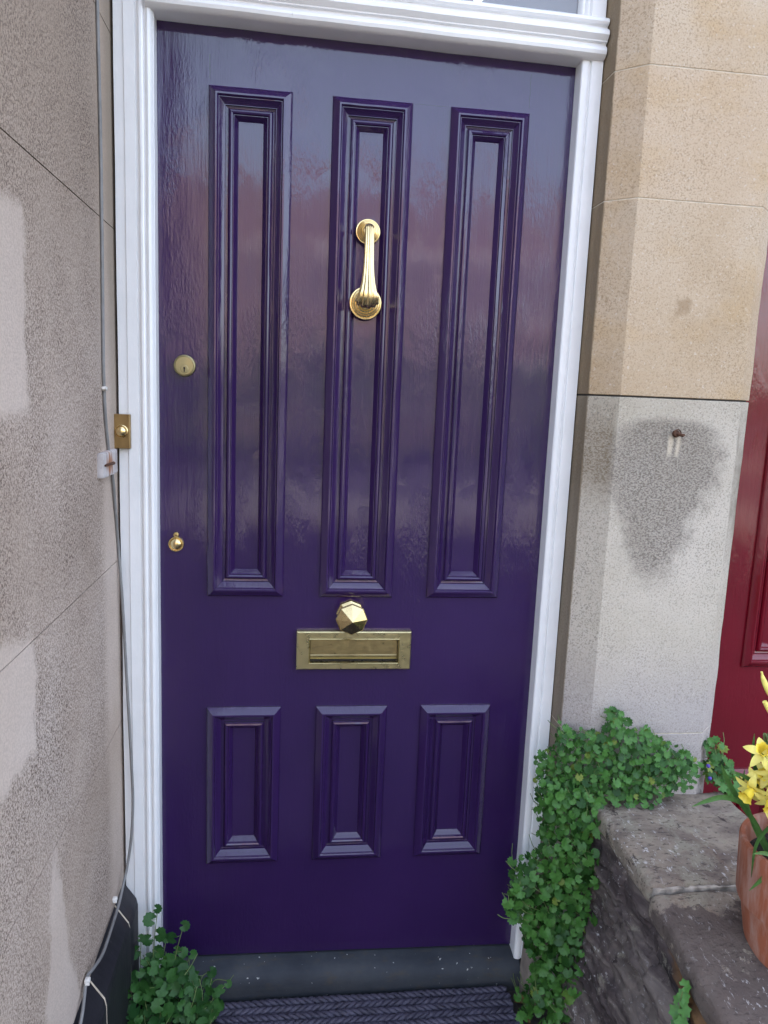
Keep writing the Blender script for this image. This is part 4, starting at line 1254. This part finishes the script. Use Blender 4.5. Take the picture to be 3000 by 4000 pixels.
for i, L in enumerate(leaves):
    strap(lv, L, random.uniform(0.0034, 0.0050))
build('leaves', lv, M_STRAP, df, 60)

def daff_flower(c, axis, size, roll):
    axis = Vector(axis).normalized()
    u = axis.cross(Vector((0.2, 0.1, 1))).normalized(); w = axis.cross(u)
    pm = MB(); c = Vector(c)
    for k in range(6):
        a = roll + k * math.pi / 3 + random.uniform(-0.12, 0.12)
        d = u * math.cos(a) + w * math.sin(a); s = axis.cross(d)
        L = size * random.uniform(0.9, 1.1); back = random.uniform(-0.25, 0.35); tw = random.uniform(-0.3, 0.3)
        vs = []; n = 7
        for i in range(n + 1):
            t = i / n
            ww = L * 0.23 * math.sin(math.pi * min(1, 0.12 + 0.88 * t) ** 0.9) ** 0.75 if t < 1 else L * 0.01
            ctr = c + d * (L * (0.10 + 0.9 * t)) + axis * (L * (0.10 * math.sin(t * 3) - back * t * t))
            sv = s * math.cos(tw * t) + axis * math.sin(tw * t)
            vs += [ctr - sv * ww, ctr - axis * (ww * 0.22), ctr + sv * ww]
        fs = []
        for i in range(n):
            fs += [(i * 3, i * 3 + 1, i * 3 + 4, i * 3 + 3), (i * 3 + 1, i * 3 + 2, i * 3 + 5, i * 3 + 4)]
        pm.add(vs, fs, 0)
    # frilled trumpet
    n = 24; prof = [(0.10, 0.0), (0.20, 0.10), (0.24, 0.35), (0.26, 0.55), (0.33, 0.70), (0.37, 0.74)]
    vs = []
    for i, (r, h_) in enumerate(prof):
        for j in range(n):
            a = 2 * math.pi * j / n
            fr_ = 1 + (0.12 * math.sin(6 * a + roll) + 0.05 * math.sin(11 * a)) * (i / 5) ** 2
            vs.append(c + (u * math.cos(a) + w * math.sin(a)) * (r * size * fr_) + axis * (h_ * size))
    fs = [(i * n + j, i * n + (j + 1) % n, (i + 1) * n + (j + 1) % n, (i + 1) * n + j) for i in range(5) for j in range(n)]
    pm.add(vs, fs, 1)
    return build('flower', pm, [M_PETAL, M_TRUMPET], df, 60)
fl = [((1.116, -0.63, 0.820), (-0.35, -0.7, -0.4)), ((1.138, -0.64, 0.790), (0.2, -0.9, -0.3)), ((1.124, -0.62, 0.765), (-0.4, -0.7, -0.5)), ((1.150, -0.64, 0.758), (0.1, -0.8, -0.4)),
      ((1.156, -0.62, 0.818), (0.4, -0.8, 0.1)), ((1.172, -0.63, 0.785), (0.2, -0.9, -0.2)), ((1.104, -0.60, 0.772), (-0.8, -0.4, -0.4)), ((1.170, -0.60, 0.845), (0.1, -0.9, 0.2)), ((1.205, -0.60, 0.83), (0.4, -0.8, 0.1)), ((1.20, -0.63, 0.78), (0.3, -0.9, -0.2)), ((1.25, -0.60, 0.80), (0.7, -0.6, 0.0)), ((1.165, -0.64, 0.735), (0.0, -0.8, -0.5)), ((1.128, -0.60, 0.800), (-0.6, -0.5, 0.3)), ((1.145, -0.66, 0.735), (-0.3, -0.8, -0.4)), ((1.158, -0.65, 0.80), (-0.2, -0.9, 0.1)), ((1.118, -0.59, 0.782), (-0.7, -0.6, -0.1)), ((1.142, -0.65, 0.812), (0.0, -0.8, 0.4)), ((1.115, -0.60, 0.838), (-0.4, -0.5, 0.6)), ((1.140, -0.60, 0.848), (0.1, -0.9, 0.1)), ((1.125, -0.66, 0.742), (-0.4, -0.8, -0.5))]
stq = MB()
for i, (c, a) in enumerate(fl):
    daff_flower(c, a, random.uniform(0.028, 0.034), random.uniform(0, 6))
    c = Vector(c); ax = Vector(a).normalized()
    b0 = Vector((1.195 + random.uniform(-0.03, 0.03), -0.60 + random.uniform(-0.02, 0.02), 0.63))
    neck = c - ax * 0.028
    stq.tube(catmull([b0, (b0 + neck) / 2 + Vector((0.004, 0, 0.02)), neck + Vector((0, 0, 0.012)), neck, c], 6), 0.0019, 6)
build('flower_stems', stq, M_STEM, df, 60)
bd = MB()
bd.tube(catmull([(1.136, -0.57, 0.930), (1.128, -0.57, 0.945), (1.119, -0.57, 0.962), (1.114, -0.57, 0.975)], 5), [0.002 + 0.0032 * math.sin(math.pi * min(1, (k + 1) / 14)) for k in range(16)], 8)
bd.tube(catmull([(1.140, -0.57, 0.900), (1.132, -0.57, 0.912), (1.127, -0.57, 0.920)], 5), 0.0042, 8)
build('flower_bud', bd, M_PETAL, df, 60)
bd = MB(); bd.tube(catmull([(1.20, -0.59, 0.63), (1.185, -0.58, 0.78), (1.16, -0.57, 0.88), (1.136, -0.57, 0.930)], 6), 0.0018, 6)
build('bud_stem', bd, M_STEM, df, 60)

# ------------------------------------------------------------------ dry leaves in the corner of the step
def dry(x, y, z, rz, s, label):
    mb = MB(); vs = []; n = 8
    for i in range(n + 1):
        t = i / n; w = s * 0.30 * math.sin(math.pi * t) ** 0.8
        for k in (-1, 0, 1):
            lx_ = (t - 0.5) * s; ly_ = k * w
            vs.append((x + lx_ * math.cos(rz) - ly_ * math.sin(rz), y + lx_ * math.sin(rz) + ly_ * math.cos(rz), z + abs(k) * w * 0.5 + 0.25 * s * (t - 0.5) ** 2 * 2 + 0.002))
    fs = []
    for i in range(n):
        fs += [(i * 3, i * 3 + 1, i * 3 + 4, i * 3 + 3), (i * 3 + 1, i * 3 + 2, i * 3 + 5, i * 3 + 4)]
    mb.add(vs, fs)
    tag(build('dry_leaf', mb, M_DRYLEAF, None, 60), label, 'dry leaf', 'dry leaves in the corner of the step')
dry(0.905, -0.105, -0.088, 0.3, 0.045, 'curled brown dry leaf in the corner between step and pier')
dry(0.893, -0.165, -0.082, 2.0, 0.040, 'tan dry leaf beside the doormat under the trailing plant')
